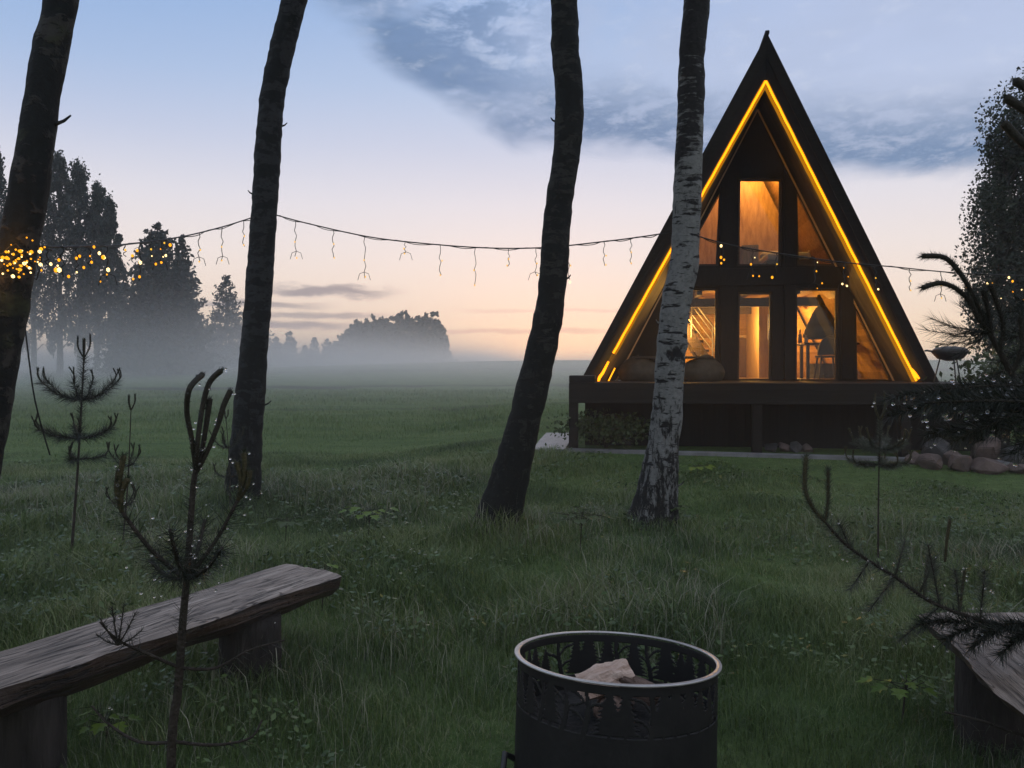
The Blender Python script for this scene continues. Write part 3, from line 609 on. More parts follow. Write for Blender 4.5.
def near_birch(label, Y, rows, mat, seed, top_z, crown_c, crown_r, stubs):
    pts, rads = [], []
    for (py, px, w) in rows:
        p = P(px, py, Y); pts.append(p); rads.append(w/2/F*Y)
    pts = pts[::-1]; rads = rads[::-1]                       # foot first
    d = (pts[-1]-pts[-3]).normalized(); q = pts[-1]; r = rads[-1]
    while q.z < top_z:
        d = (d+Vector((random.uniform(-.06,.06), random.uniform(-.06,.06), 0.12))).normalized(); q = q+d*0.9; r *= 0.90; pts.append(q); rads.append(r)
    foot = Vector((pts[0].x, pts[0].y, H(pts[0].x, pts[0].y)))
    pts[0] = Vector((pts[0].x, pts[0].y, foot.z-0.15))
    root = empty('birch_tree', foot); tag(root, label, 'birch tree', 'birches standing near the camera')
    b, cl, rl = trunk_mesh(foot, pts, rads, seed)
    b.build('trunk', mat, root, smooth=True)
    for (z, ang, ln) in stubs:                                 # dead branch stubs on the trunk
        k = min(range(len(cl)), key=lambda i: abs(cl[i].z-z)); c = cl[k]; dr = Vector((math.cos(ang), math.sin(ang)*0.7, 0.35)).normalized()
        a0 = c+dr*rl[k]*0.7; MB().tube([a0, a0+dr*(rl[k]*0.3+ln*0.6)+Vector((0,0,0.01)), a0+dr*(rl[k]*0.3+ln)+Vector((0,0,0.03))], [0.013, 0.009, 0.005], 6).build('branch_stub', mat, root)
    # limbs and crown, above what the lens takes in
    lb = MB(); C = []
    top = cl[-1]
    for i in range(16):
        k = int(len(cl)*random.uniform(0.74, 1.0))-1; s = cl[k]; an = i*2.4
        ln = random.uniform(1.1, 2.2); e = s+Vector((math.cos(an)*ln, math.sin(an)*ln, ln*0.9)); m_ = (s+e)/2+Vector((0,0,0.25))
        lb.tube([s, m_, e], [rl[k]*0.35, 0.03, 0.008], 5); C.append((e, ln)); C.append((m_, ln*0.6))
    lb.build('limb', mat, root)
    cc = []
    for e, ln in C:
        cc.append(np.array(e)+rng.normal(size=(170,3))*np.array([0.55, 0.55, 0.6])*(0.5+ln*0.3))
    cc = np.concatenate(cc); cc = cc[cc[:,2] > crown_c]
    Vc, Tc = cards(cc, 0.10, droop=0.5); tri_mesh('crown', Vc, Tc, M['birch_leaf'], root)
    return root, cl, rl, foot
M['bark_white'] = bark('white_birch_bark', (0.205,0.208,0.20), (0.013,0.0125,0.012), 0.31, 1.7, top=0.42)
M['bark_dark'] = bark('old_birch_bark', (0.028,0.031,0.034), (0.004,0.006,0.006), 0.60, 2.0, zs=0.45)
M['bark_darker'] = bark('black_birch_bark', (0.030,0.032,0.028), (0.004,0.006,0.0055), 0.74, 2.6, zs=0.6)
M['bark_moss'] = bark('mossy_birch_bark', (0.038,0.036,0.032), (0.004,0.006,0.006), 0.66, 0.5, moss=0.3, zs=0.30)

T1 = near_birch('dark mossy birch wrapped with glowing fairy lights, at the left edge', 4.5,
    [(0,61,30),(50,51,31),(100,42,32),(150,35,33),(200,27,35),(240,19,36),(300,9,37),(360,-2,38),(400,-10,39),(470,-22,40),(560,-36,43),(640,-47,50)],
    M['bark_moss'], 1.7, 8.6, 6.2, 1.5, [(3.0, 0.15, 0.10)])
T2 = near_birch('slim nearly black birch between the small pines and the open field', 9.0,
    [(0,294,23.5),(50,282,24),(100,272,24),(150,268,25),(200,265,25),(300,258,26),(350,254,26),(410,249,29),(480,243,31),(510,240,36)],
    M['bark_dark'], 4.2, 11.0, 8.2, 1.5, [(4.4,0.4,0.07),(3.6,3.3,0.06),(1.1,0.2,0.10)])
T3 = near_birch('thick black curved birch leaning right, nearest behind the fire pit', 7.4,
    [(0,564,26.5),(50,565.5,27.5),(100,569.5,28.5),(150,567,27.5),(200,559.5,27),(240,555.5,27.5),(300,551,28),(365,538,31),(430,522,33),(490,507,38),(530,496,42),(545,493,48)],
    M['bark_darker'], 7.9, 10.0, 7.6, 1.5, [(3.9,3.0,0.05),(2.4,0.1,0.05)])
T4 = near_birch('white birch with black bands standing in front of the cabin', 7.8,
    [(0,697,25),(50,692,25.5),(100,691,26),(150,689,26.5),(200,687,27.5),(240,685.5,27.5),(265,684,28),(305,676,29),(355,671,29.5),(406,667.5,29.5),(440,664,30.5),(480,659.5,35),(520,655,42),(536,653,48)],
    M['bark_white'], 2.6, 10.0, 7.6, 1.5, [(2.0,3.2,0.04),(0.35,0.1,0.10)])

# ------------------------------------------------------------------ cabin
cab = empty('a_frame_cabin', (HX, HYY, 0), -TH)
tag(cab, 'black A-frame cabin with lit windows and yellow light strips along its gable', 'cabin')
vb, va = -1.55, -2.25
A_, Lf, Rt = U(767,34,va), U(582,378,vb), U(942,389,vb)
Ai, Li, Ri = U(765.5,80,va+0.25), U(597,381,vb+0.25), U(919,385,vb+0.25)
Aj, Lj, Rj = U(757.5,107,0), U(612,386,0), U(899,389,0)
DZ = 1.42                                                   # deck level
BK = 5.6
th_ = A_[1]-Ai[1]
Ab, Lb, Rb = (Aj[0], Aj[1]+0.42), (Lj[0]-0.25, Lj[1]), (Rj[0]+0.25, Rj[1])
def slope(side):
    (fo, fi, fj, bo) = ((Lf, Li, Lj, Lb) if side < 0 else (Rt, Ri, Rj, Rb))
    v3 = lambda p, v: (p[0], v, p[1])
    f1, f2 = v3(A_,va), v3(fo,vb); i1, i2 = v3(Ai,va+.25), v3(fi,vb+.25); j1, j2 = v3(Aj,0.0), v3(fj,0.0); k1, k2 = v3(Aj,BK), v3(fj,BK); b1, b2 = v3(Ab,BK), v3(bo,BK)
    b = MB(); b.add([f1,f2,i1,i2,j1,j2,k1,k2,b1,b2], [(0,1,3,2),(4,5,7,6),(6,7,9,8),(8,9,1,0),(1,3,5,7,9),(0,2,4,6,8)])
    b.build('roof', M['roof'], cab)
    s = MB(); s.add([i1,i2,j1,j2, (i1[0],i1[1],i1[2]+0.02),(i2[0]+side*.02,i2[1],i2[2]),(j1[0],j1[1],j1[2]+.02),(j2[0]+side*.02,j2[1],j2[2])], [(0,1,3,2),(4,5,7,6),(0,1,5,4),(2,3,7,6),(0,2,6,4),(1,3,7,5)])
    s.build('soffit', M['soffit'], cab)
    # inner lining of the room
    ce = 0.05
    l1, l2, m1, m2 = (Aj[0],0.12,Aj[1]-ce*2.2), (fj[0]-side*ce*1.2,0.12,fj[1]), (Aj[0],BK-0.1,Aj[1]-ce*2.2), (fj[0]-side*ce*1.2,BK-0.1,fj[1])
    q = MB(); o_ = Vector((side*0.03,0,0.012))
    q.add([l1,l2,m2,m1]+[tuple(Vector(p)+o_) for p in (l1,l2,m2,m1)], [(0,1,2,3),(4,5,6,7),(0,1,5,4),(1,2,6,5),(2,3,7,6),(3,0,4,7)])
    q.build('ceiling_lining', M['pine_wall'], cab)
    # rake board: proud of the front edge
    r = MB(); pr = Vector((0,-0.03,0))
    def mixp(p, q_, t): return Vector(p)*(1-t)+Vector(q_)*t
    q0, q1, q2, q3 = mixp(f1,i1,0.0), mixp(f2,i2,0.0), mixp(f2,i2,0.5), mixp(f1,i1,0.5)
    r.hexa([q0,q1,q2,q3], [q0+pr,q1+pr,q2+pr,q3+pr]); r.build('rake_board', M['rake'], cab)
    # light strip on the inner edge
    a0, a1 = Vector(i1)+Vector((0,-0.01,-0.02)), Vector(i2)+Vector((-side*0.012,-0.01,0))
    d = a1-a0
    L_ = MB()
    seg = 46; pts = []
    for k in range(seg+1):
        t = k/seg*0.985; pts.append(a0+d*t+Vector((0.002*math.sin(k*1.9), 0.0, -0.004*math.sin(k*0.8)**2)))
    if side < 0:                                              # the left strip sags loose near its foot
        pts = pts[:-4]
    L_.tube(pts, 0.021, 6); ls = L_.build('light_strip', M['led'], cab); MB().tube([q_+Vector((-side*-0.0,0.045,0.0)) for q_ in pts], 0.060, 8).build('strip_halo', M['led_halo'], ls)  # wider outer tube is added, its emission imitates the strip's halo
    al = bpy.data.lights.new('strip_light', 'AREA'); al.shape = 'RECTANGLE'; al.size = d.length*0.97; al.size_y = 0.22; al.energy = 15; al.spread = R(95); al.color = (1.0, 0.46, 0.02)
    ao = bpy.data.objects.new('strip_light', al); link(ao, ls); c_ = (a0+a1)/2; ex = d.normalized(); nin = Vector((-side*0.88, 0, -0.47))
    aim = (Vector((0,1,0))*0.90-nin*0.55).normalized(); ez = -aim; ex = (ex-ez*ex.dot(ez)).normalized(); ey = ez.cross(ex)
    ao.matrix_local = Matrix.Translation(c_+nin*0.07+Vector((0,0.03,0))) @ Matrix((ex, ey, ez)).transposed().to_4x4()
    return a0, a1
sL = slope(-1); sR = slope(1)
for fj_, sd_ in ((Lj, -1), (Rj, 1)):
    MB().bar((Aj[0]-sd_*-0.0, -0.02, Aj[1]-0.06), (fj_[0]-sd_*0.03, -0.02, fj_[1]), 0.022, 0.03).build('edge_trim', M['pale_wood'], cab)
q_ = [U(x_, y_, -0.9) for x_, y_ in ((615,368),(611,376),(607,384))]
MB().tube([(p_[0], -0.9, p_[1]) for p_ in q_], 0.014, 6).build('light_strip', M['led'], cab)
# loose tail of the left strip and a fold at the right foot
e = Vector(sL[0]).lerp(Vector(sL[1]), 0.93)
MB().tube([e, e+Vector((-0.10,-0.02,-0.20)), e+Vector((-0.17,0,-0.30)), e+Vector((-0.20,0.0,-0.42))], [0.02,0.028,0.03,0.018], 6).build('light_strip', M['led'], cab)
e = Vector(sR[0]).lerp(Vector(sR[1]), 0.955)
MB().tube([e+Vector((-0.06,0.02,0.10)), e+Vector((0.0,-0.03,0.03)), e+Vector((0.06,-0.02,-0.06)), e+Vector((0.12,-0.01,-0.12))], [0.014,0.02,0.03,0.02], 6).build('light_strip', M['led'], cab)
MB().bar((A_[0],va-0.04,A_[1]+0.02), (Ab[0],BK,Ab[1]+0.03), 0.07, 0.06).build('ridge_cap', M['roof'], cab, bevel=0.01)

# glazed gable wall
def Q(l): return [U(x, y, 0) for x, y in l]
wins = [('upper centre', Q([(737.5,266),(781.5,266),(782,178),(738.5,178)])),
        ('upper left', Q([(678,266),(718.5,266),(720.5,192)])),
        ('upper right', Q([(797,266),(837,266),(797,189)])),
        ('lower left', Q([(662,381),(717,381),(718,288),(664,288)])),
        ('door', Q([(737,381),(771.5,381),(772.5,292),(738,292)])),
        ('lower right', Q([(795,382),(838.5,382),(838.5,288),(795.5,288)])),
        ('far right', Q([(856,382),(894,382),(856,300)])),
        ('far left', Q([(619,380),(655,380),(656,298)]))]
outer = [(Lj[0]+0.01, DZ-0.02), (Rj[0]-0.01, DZ-0.02), (Aj[0], Aj[1]-0.01)]
# keep openings inside the wall
MB().poly_holes(outer, [w for _, w in wins], 0.0, 0.14).build('front_wall', M['facade'], cab)
def inset(l, d):
    """shrink a convex loop by d"""
    n = len(l); out = []
    P2 = [Vector(p) for p in l]; cen = sum(P2, Vector((0,0)))/n
    for i in range(n):
        a_, b_, c_ = P2[i-1], P2[i], P2[(i+1) % n]
        e1 = (b_-a_).normalized(); e2 = (c_-b_).normalized()
        n1 = Vector((-e1.y, e1.x)); n2 = Vector((-e2.y, e2.x))
        if n1.dot(cen-b_) < 0: n1 = -n1
        if n2.dot(cen-b_) < 0: n2 = -n2
        bis = (n1+n2); out.append(tuple(b_+bis*(d/max(0.25, (1+n1.dot(n2))))))
    return out
for nm, w in wins:
    fr = MB().poly_holes(inset(w, 0.004), [inset(w, 0.045)], 0.05, 0.10)
    f = fr.build('glass_door' if nm == 'door' else 'window', M['dark_wood'], cab)
    pn = inset(w, 0.043); g = MB()
    k = len(pn); g.add([(p[0], 0.072, p[1]) for p in pn]+[(p[0], 0.080, p[1]) for p in pn], [tuple(range(k)), tuple(range(2*k-1, k-1, -1))]+[(i, (i+1) % k, k+(i+1) % k, k+i) for i in range(k)])
    g.build('pane', M['glass'], f)
    if nm == 'door':
        u0 = max(p[0] for p in w); MB().tube([(u0-0.075, 0.03, 2.2), (u0-0.075, 0.03, 2.7)], 0.012, 8).build('handle', M['steel'], f)
# proud posts and beam of the gable frame
def post(px0, px1, z0, z1, name='mullion'):
    a_, b_ = U(px0, 330)[0], U(px1, 330)[0]; MB().box(a_, b_, -0.05, -0.002, z0, z1).build(name, M['facade'], cab, bevel=0.006)
zb0, zb1 = U(760,287)[1], U(760,267)[1]
def roof_w(u):                                              # underside of the roof at the glass wall
    if u < Aj[0]: return Lj[1]+(Aj[1]-Lj[1])*(u-Lj[0])/(Aj[0]-Lj[0])
    return Rj[1]+(Aj[1]-Rj[1])*(u-Rj[0])/(Aj[0]-Rj[0])
for p0, p1 in ((720,736),(784,795)):
    u0, u1 = U(p0,330)[0], U(p1,330)[0]
    MB().hexa([(u0,-.05,DZ),(u1,-.05,DZ),(u1,-.002,DZ),(u0,-.002,DZ)], [(u0,-.05,roof_w(u0)-.12),(u1,-.05,roof_w(u1)-.12),(u1,-.002,roof_w(u1)-.12),(u0,-.002,roof_w(u0)-.12)]).build('mullion', M['facade'], cab, bevel=0.006)
post(841,853, DZ, zb0-0.02); 
ul, ur = U(672,277)[0], U(845,277)[0]
MB().box(ul, ur, -0.075, -0.052, zb0+0.03, zb1-0.03).build('floor_beam', M['facade'], cab, bevel=0.006)
# walls below floor, room floor, loft, inner walls
def lining_u(w, side, c=0.10):
    b = Lj if side < 0 else Rj
    return b[0]+(Aj[0]-b[0])*(w-b[1])/(Aj[1]-b[1])-side*c
MB().box(lining_u(DZ,-1), lining_u(DZ,1), 0.15, BK-0.12, DZ-0.10, DZ).build('room_floor', M['wood_floor'], cab)
MB().box(lining_u(zb0,-1,.22), lining_u(zb0,1,.22), 0.16, BK-0.15, zb0+0.05, zb1-0.02).build('loft_floor', M['pine_wall'], cab)
for k in range(5):                                            # joists under the loft
    u = -2.0+k*0.95; MB().box(u-0.05, u+0.05, 0.2, BK-0.2, zb0-0.12, zb0+0.048).build('joist', M['dark_wood'], cab)
wt = Aj[1]-0.35
def trapezoid(v0, v1, w0, w1, c, mat, name):
    MB().hexa([(lining_u(w0,-1,c),v0,w0),(lining_u(w0,1,c),v0,w0),(lining_u(w0,1,c),v1,w0),(lining_u(w0,-1,c),v1,w0)],
              [(lining_u(w1,-1,c),v0,w1),(lining_u(w1,1,c),v0,w1),(lining_u(w1,1,c),v1,w1),(lining_u(w1,-1,c),v1,w1)]).build(name, mat, cab)
trapezoid(4.0, 4.08, DZ+0.002, zb0+0.04, .14, M['pine_wall'], 'inner_wall')
trapezoid(1.55, 1.63, zb1-0.015, wt, .14, M['ply'], 'inner_wall')
trapezoid(BK-0.09, BK, DZ+0.002, wt+0.2, .02, M['facade'], 'rear_wall')
# inner door in the back wall, seen through the glass door
ud0, ud1 = U(739,360,3.98)[0], U(756,360,3.98)[0]; wd1 = U(745,338,3.98)[1]
dr = MB().box(ud0, ud1, 3.95, 3.995, DZ+0.01, wd1).build('inner_door', M['door_wood'], cab, bevel=0.008)
MB().ball(((ud0+0.07), 3.92, DZ+1.0), 0.025, 1).build('handle', M['steel'], dr)
fr = MB(); fr.box(ud0-0.07, ud0-0.003, 3.94, 3.997, DZ+0.01, wd1+0.07); fr.box(ud1+0.003, ud1+0.07, 3.94, 3.997, DZ+0.01, wd1+0.07); fr.box(ud0-0.003, ud1+0.003, 3.94, 3.997, wd1+0.003, wd1+0.07)
fr.build('door_frame', M['pale_wood'], cab)
# partition with pale end beside the door
up0 = U(759,360,2.2)[0]; up1 = U(773,360,2.2)[0]
MB().box(up0, up1, 2.2, 3.94, DZ+0.002, zb0-0.13).build('partition', M['pale_wood'], cab)
MB().box(lining_u(zb0,-1,.3), lining_u(zb0,1,.3), 1.0, 1.14, zb0-0.30, zb0-0.122).build('cross_beam', M['dark_wood'], cab)
MB().box(lining_u(zb0,-1,.4), lining_u(zb0,1,.4), 3.2, 3.34, zb0-0.30, zb0-0.122).build('cross_beam', M['dark_wood'], cab)
# staircase on the left with steel railing
st = MB(); s0 = U(716,372,2.4); sx0 = U(700,372,2.4)[0]
tr0, tr1 = U(716,375,2.2), U(655,300,2.2)
stair = MB()
for k in range(9):
    t = k/8; u = U(712,378,2.2)[0]*(1-t)+U(668,300,2.2)[0]*t; w = DZ+0.16+t*(zb0-DZ-0.1)
    stair.box(u-0.15, u+0.15, 1.9, 2.7, w, w+0.045)
stair.bar((U(716,378,2.2)[0],1.86,DZ), (U(664,297,2.2)[0],1.86,zb0), 0.05, 0.22)
stair.bar((U(716,378,2.2)[0],2.74,DZ), (U(664,297,2.2)[0],2.74,zb0), 0.05, 0.22)
sc_ = stair.build('staircase', M['dark_wood'], cab)
rl = MB()
for q in (0.45, 0.65, 0.85, 1.0):
    rl.tube([(U(716,378,2.2)[0],1.84,DZ+q), (U(664,297,2.2)[0],1.84,zb0+q-0.25)], 0.011 if q < 1 else 0.02, 6)
for t in (0.1, 0.5, 0.9):
    u = U(716,378,2.2)[0]*(1-t)+U(664,297,2.2)[0]*t; w = DZ+(zb0-DZ)*t; rl.tube([(u,1.84,w),(u,1.84,w+1.0-0.25*t)], 0.016, 6)
rl.build('stair_railing', M['rail'], sc_)

# terrace
dl, drr = U(569,385,-3.05)[0], U(1011,385,-3.05)[0]
MB().box(dl, drr, -3.05, -0.004, DZ-0.08, DZ-0.03).build('terrace_floor', M['deck'], cab)
MB().box(dl, drr, -3.09, -3.052, DZ-0.36, DZ-0.028).build('fascia', M['fascia'], cab, bevel=0.008)
MB().box(dl, dl+0.05, -3.048, -0.2, DZ-0.36, DZ-0.082).build('fascia', M['fascia'], cab)
hb = U(570,375.5,-3.05)[1]
MB().box(dl, dl+0.42, -3.05, -2.4, DZ-0.028, hb).build('terrace_ledge', M['fascia'], cab, bevel=0.01)
for px in (573.5, 757, 905, 1004):
    u = U(px,420,-3.0)[0]; g = H(*loc2w(u,-3.0).xy); MB().box(u-0.075, u+0.075, -3.04, -2.89, g-0.1, DZ-0.082).build('post', M['fascia'], cab, bevel=0.008)
us0, us1 = U(585,420,-2.3)[0], U(1010,420,-2.3)[0]
MB().box(us0, us1, -2.3, -2.24, 0.1, DZ-0.082).build('skirting', M['skirt'], cab)
MB().box(us0, us0+0.06, -2.238, 3.0, 0.1, DZ-0.082).build('skirting', M['skirt'], cab)
MB().box(us1-0.06, us1, -2.238, 3.0, 0.1, DZ-0.082).build('skirting', M['skirt'], cab)
MB().box(us0+0.08, us1-0.08, 0.0, BK, 0.1, DZ-0.11).build('foundation', M['skirt'], cab)

# ------------------------------------------------------------------ things in and on the cabin
def hthing(name, label, cat, u, v, w, rz=0.0, group=None):
    o = empty(name, loc2w(u, v, w), -TH+rz); return tag(o, label, cat, group)
def lamp_light(parent, z, power, col=(1.0,0.50,0.10), r=0.03, y=0.0):
    l = bpy.data.lights.new('lamp_light', 'POINT'); l.energy = power; l.color = col; l.shadow_soft_size = r
    o = bpy.data.objects.new('lamp_light', l); link(o, parent); o.location = (0, y, z); return o
def pendant(label, u, v, w, drop, power, shade=True):
    o = hthing('pendant_lamp', label, 'lamp', u, v, w, group='lit ceiling lamps inside the cabin')
    MB().tube([(0,0,0.05),(0,0,drop)], 0.006, 6).build('cord', M['cable'], o)
    MB().ball((0,0,0), 0.05, 2).build('bulb', M['lampglow'], o, smooth=True)
    b = MB(); n = 14
    for (r_, z) in ((0.05,0.09),(0.10,0.05),(0.14,0.0)): b.v += [(r_*math.cos(2*math.pi*i/n), r_*math.sin(2*math.pi*i/n), z) for i in range(n)]
    for k in range(2):
        for i in range(n): b.f.append((k*n+i, k*n+(i+1) % n, (k+1)*n+(i+1) % n, (k+1)*n+i))
    b.build('shade', M['black_metal'], o); lamp_light(o, -0.12, power); return o
pendant('lit pendant lamp by the staircase, inside the left ground-floor glass', U(676,318,1.6)[0], 1.6, 2.6, 0.62, 230)
pendant('lit pendant lamp behind the glass door', U(728,300,2.2)[0], 2.2, 2.75, 0.5, 140)
pendant('lit pendant lamp over the dining table', U(789,306,3.4)[0], 3.4, 2.8, 0.45, 105)
pendant('lit pendant lamp hanging under the loft roof', U(758,150,0.7)[0], 0.75, 5.95, 0.5, 125)
# dark suspended fireplace hood
hu, hw = U(822,340,1.9)
o = hthing('fireplace_hood', 'dark flared fireplace hood hanging behind the right ground-floor window', 'fireplace hood', hu, 1.9, DZ)
b = MB(); n = 20
prof = [(0.36,0.86),(0.40,0.92),(0.36,1.05),(0.20,1.42),(0.12,1.55)]
for r_, z in prof: b.v += [(r_*math.cos(2*math.pi*i/n), r_*math.sin(2*math.pi*i/n), z) for i in range(n)]
for k in range(len(prof)-1):
    for i in range(n): b.f.append((k*n+i, k*n+(i+1) % n, (k+1)*n+(i+1) % n, (k+1)*n+i))
b.f.append(tuple(range(n))); b.build('hood', M['hood'], o, smooth=True)
MB().tube([(0,0,1.54),(0.0,0,zb0-DZ+0.0)], 0.10, 16).build('flue', M['hood'], o, smooth=True)
b = MB(); b.tube([(0,0,0.0),(0,0,0.10),(0,0,0.32)], [0.30,0.28,0.34], 18); b.build('hearth', M['rock_dark'], o)
# dining table and chair behind the right windows
tu, tw = U(835,366,1.0)
o = hthing('dining_table', 'dark dining table behind the right ground-floor window', 'table', tu+0.25, 1.15, DZ)
MB().box(-0.9, 0.9, -0.35, 0.35, 0.70, 0.74).build('table_top', M['dark_wood'], o, bevel=0.008)
for sx_ in (-1,1):
    for sy in (-1,1): MB().box(sx_*0.82-0.03, sx_*0.82+0.03, sy*0.28-0.03, sy*0.28+0.03, 0.0, 0.699).build('leg', M['dark_wood'], o)
for k_, (px_, hh_, lab_) in enumerate([(800,0.26,'tall brown bottle at the left end of the dining table'), (806,0.16,'short pale jar on the dining table beside the tall bottle'), (868,0.20,'pale jar on the dining table behind the far right glass')]):
    bu = U(px_, 360, 0.95)[0]; o = hthing('bottle', lab_, 'bottle', bu, 0.95, DZ+0.742)
    MB().tube([(0,0,0),(0,0,hh_*0.6),(0,0,hh_*0.72),(0,0,hh_)], [0.04,0.04,0.016,0.014], 12).build('body', M['door_wood'] if k_ == 0 else M['linen'], o, smooth=True)
    MB().tube([(0,0,hh_+0.001),(0,0,hh_+0.02)], 0.016, 10).build('cap', M['black_metal'], o)
cu = U(828,366,0.55)[0]
o = hthing('dining_chair', 'round-backed dark chair with its back to the right ground-floor window', 'chair', cu, 0.62, DZ)
MB().tube([(0,0,0.43),(0,0,0.47)], [0.22,0.23], 18).build('seat', M['dark_wood'], o)
b = MB(); pts = [(-0.22*math.cos(t_), -0.20-0.0*t_, 0.48+0.36*math.sin(t_)) for t_ in [math.pi*k/14 for k in range(15)]]
b.tube(pts, 0.022, 6); b.add([(p[0]*0.93, -0.205, p[2]) for p in pts]+[(p[0]*0.93, -0.19, p[2]) for p in pts], [tuple(range(15)), tuple(range(29,14,-1))]); b.build('backrest', M['dark_wood'], o)
for sx_ in (-1,1):
    for sy in (-1,1): MB().tube([(sx_*0.15,sy*0.15,0.432),(sx_*0.2,sy*0.2,0.0)], [0.02,0.014], 6).build('leg', M['dark_wood'], o)
# loft: bedside lamp, curtain rail, cabinet
lu, lw = U(817,252,1.0)
o = hthing('bedside_lamp', 'small lit lamp with a cone shade behind the upper right window', 'lamp', lu, 1.1, zb1-0.02)
MB().box(-0.22, 0.22, -0.18, 0.18, 0.0, 0.34).build('night_stand', M['dark_wood'], o, bevel=0.01)
MB().tube([(0,0,0.341),(0,0,0.36),(0,0,0.5)], [0.07,0.02,0.015], 10).build('stem', M['black_metal'], o)
MB().tube([(0,0,0.46),(0,0,0.78)], [0.16,0.05], 16, cap=False).build('lamp_shade', M['lampglow'] if False else M['linen'], o)
lamp_light(o, 0.84, 24.0, r=0.04)
cu0, cu1 = U(741,250,1.2)[0], U(757,250,1.2)[0]
o = hthing('wardrobe', 'dark grey cabinet in the loft behind the upper centre window', 'cabinet', (cu0+cu1)/2, 1.26, zb1-0.02)
hwid = (cu1-cu0)/2
MB().box(-hwid, hwid, -0.25, 0.25, 0.0, 0.62).build('body', M['curtain'], o, bevel=0.01)
for sx_ in (-1,1): MB().box(sx_*hwid*0.5-hwid*0.46, sx_*hwid*0.5+hwid*0.46, -0.272, -0.252, 0.03, 0.59).build('door', M['curtain'], o, bevel=0.006)
b0 = U(771,250,0.9)[0]
o = hthing('bed', 'pale bed with a rumpled cover in the loft', 'bed', b0+0.1, 0.85, zb1-0.02)
MB().box(-0.30, 0.6, -0.5, 0.6, 0.0, 0.20).build('bed_frame', M['dark_wood'], o, bevel=0.02)
MB().box(-0.28, 0.58, -0.48, 0.58, 0.202, 0.36).build('mattress', M['linen'], o, bevel=0.06)
MB().box(-0.25, 0.2, 0.2, 0.55, 0.365, 0.5).build('pillow', M['linen'], o, bevel=0.07)
# terrace furniture
def beanbag(label, px, v, rz):
    u = U(px,360,v)[0]; o = hthing('beanbag_chair', label, 'beanbag', u, v, DZ-0.03, rz, group='beanbags on the terrace')
    bm = bmesh.new(); bmesh.ops.create_icosphere(bm, subdivisions=4, radius=1); me = bpy.data.meshes.new('bag')
    for q in bm.verts:
        c = q.co; f = 1+0.10*noise.noise(c*1.6+Vector((px,0,0)))+0.03*noise.noise(c*5)
        z = max(-0.55, c.z); k_ = 1-0.18*max(0, c.z)
        q.co = Vector((c.x*0.44*f*k_, c.y*0.42*f*k_+0.10*max(0, c.z), (z+0.55)*0.30*f+0.10*max(0, c.y)*max(0, c.z)))
    bm.to_mesh(me); bm.free(); me.polygons.foreach_set('use_smooth', [True]*len(me.polygons)); me.materials.append(M['beige'])
    link(bpy.data.objects.new('bag', me), o)
    MB().tube([(-0.05,0.16,0.45),(0,0.18,0.50),(0.05,0.16,0.45)], 0.012, 6).build('carry_loop', M['beige'], o)
beanbag('beige beanbag on the terrace left of the white birch', 641, -0.7, 0.3)
beanbag('beige beanbag on the terrace right of the white birch', 702, -0.7, -0.4)
tu = U(672,352,-0.55)[0]
o = hthing('terrace_table', 'dark long low table on the terrace behind the beanbags', 'table', tu, -0.55, DZ-0.03)
MB().box(-0.75, 0.75, -0.3, 0.3, 0.43, 0.47).build('table_top', M['dark_wood'], o, bevel=0.008)
for sx_ in (-1,1):
    for sy in (-1,1): MB().box(sx_*0.66-0.035, sx_*0.66+0.035, sy*0.24-0.035, sy*0.24+0.035, 0.0, 0.429).build('leg', M['dark_wood'], o)
gp = U(950,352,-2.0)
o = hthing('fire_bowl', 'dark shallow bowl grill on thin legs at the terrace end', 'grill', gp[0], -2.0, DZ-0.03)
b = MB(); n = 20
for r_, z in ((0.06,0.36),(0.19,0.40),(0.275,0.50),(0.28,0.53),(0.22,0.58),(0.08,0.605)): b.v += [(r_*math.cos(2*math.pi*i/n), r_*math.sin(2*math.pi*i/n), z) for i in range(n)]
for k in range(5):
    for i in range(n): b.f.append((k*n+i, k*n+(i+1) % n, (k+1)*n+(i+1) % n, (k+1)*n+i))
b.f.append(tuple(range(n))); b.f.append(tuple(5*n+i for i in range(n))); b.build('bowl', M['black_metal'], o, smooth=True)
MB().tube([(-0.27,0,0.52),(-0.36,0,0.535),(-0.39,0.02,0.53)], 0.016, 6).build('handle', M['black_metal'], o)
for a_ in (0.5, 2.6, 4.7): MB().tube([(0.15*math.cos(a_),0.15*math.sin(a_),0.40),(0.24*math.cos(a_),0.24*math.sin(a_),0.0)], 0.011, 6).build('leg', M['black_metal'], o)

# path along the cabin
def strip(name, loop, mat, top, thick=0.12):
    b = MB(); k = len(loop); vs = [(p[0], p[1], H(p[0], p[1])+top) for p in loop]
    b.add(vs+[(v[0], v[1], v[2]-thick) for v in vs], [tuple(range(k)), tuple(range(2*k-1, k-1, -1))]+[(i, (i+1) % k, k+(i+1) % k, k+i) for i in range(k)])
    return b.build(name, mat)
fl = []
for k in range(24):
    u = -4.15+k*(8.3/23); fl.append(loc2w(u,-3.32).xy)
bl_ = [loc2w(-4.15+k*(8.3/23),-3.20).xy for k in range(23,-1,-1)]
pa = strip('path', [tuple(p) for p in fl+bl_], M['concrete'], 0.05); tag(pa, kind='structure')
lp = [loc2w(-3.52,-3.34).xy, loc2w(-3.52,-1.9).xy, loc2w(-3.54,-0.4).xy, loc2w(-4.10,-0.4).xy, loc2w(-4.08,-1.9).xy, loc2w(-4.04,-3.34).xy]
pb = strip('path', [tuple(p) for p in lp][::-1], M['concrete'], 0.054); tag(pb, kind='structure')

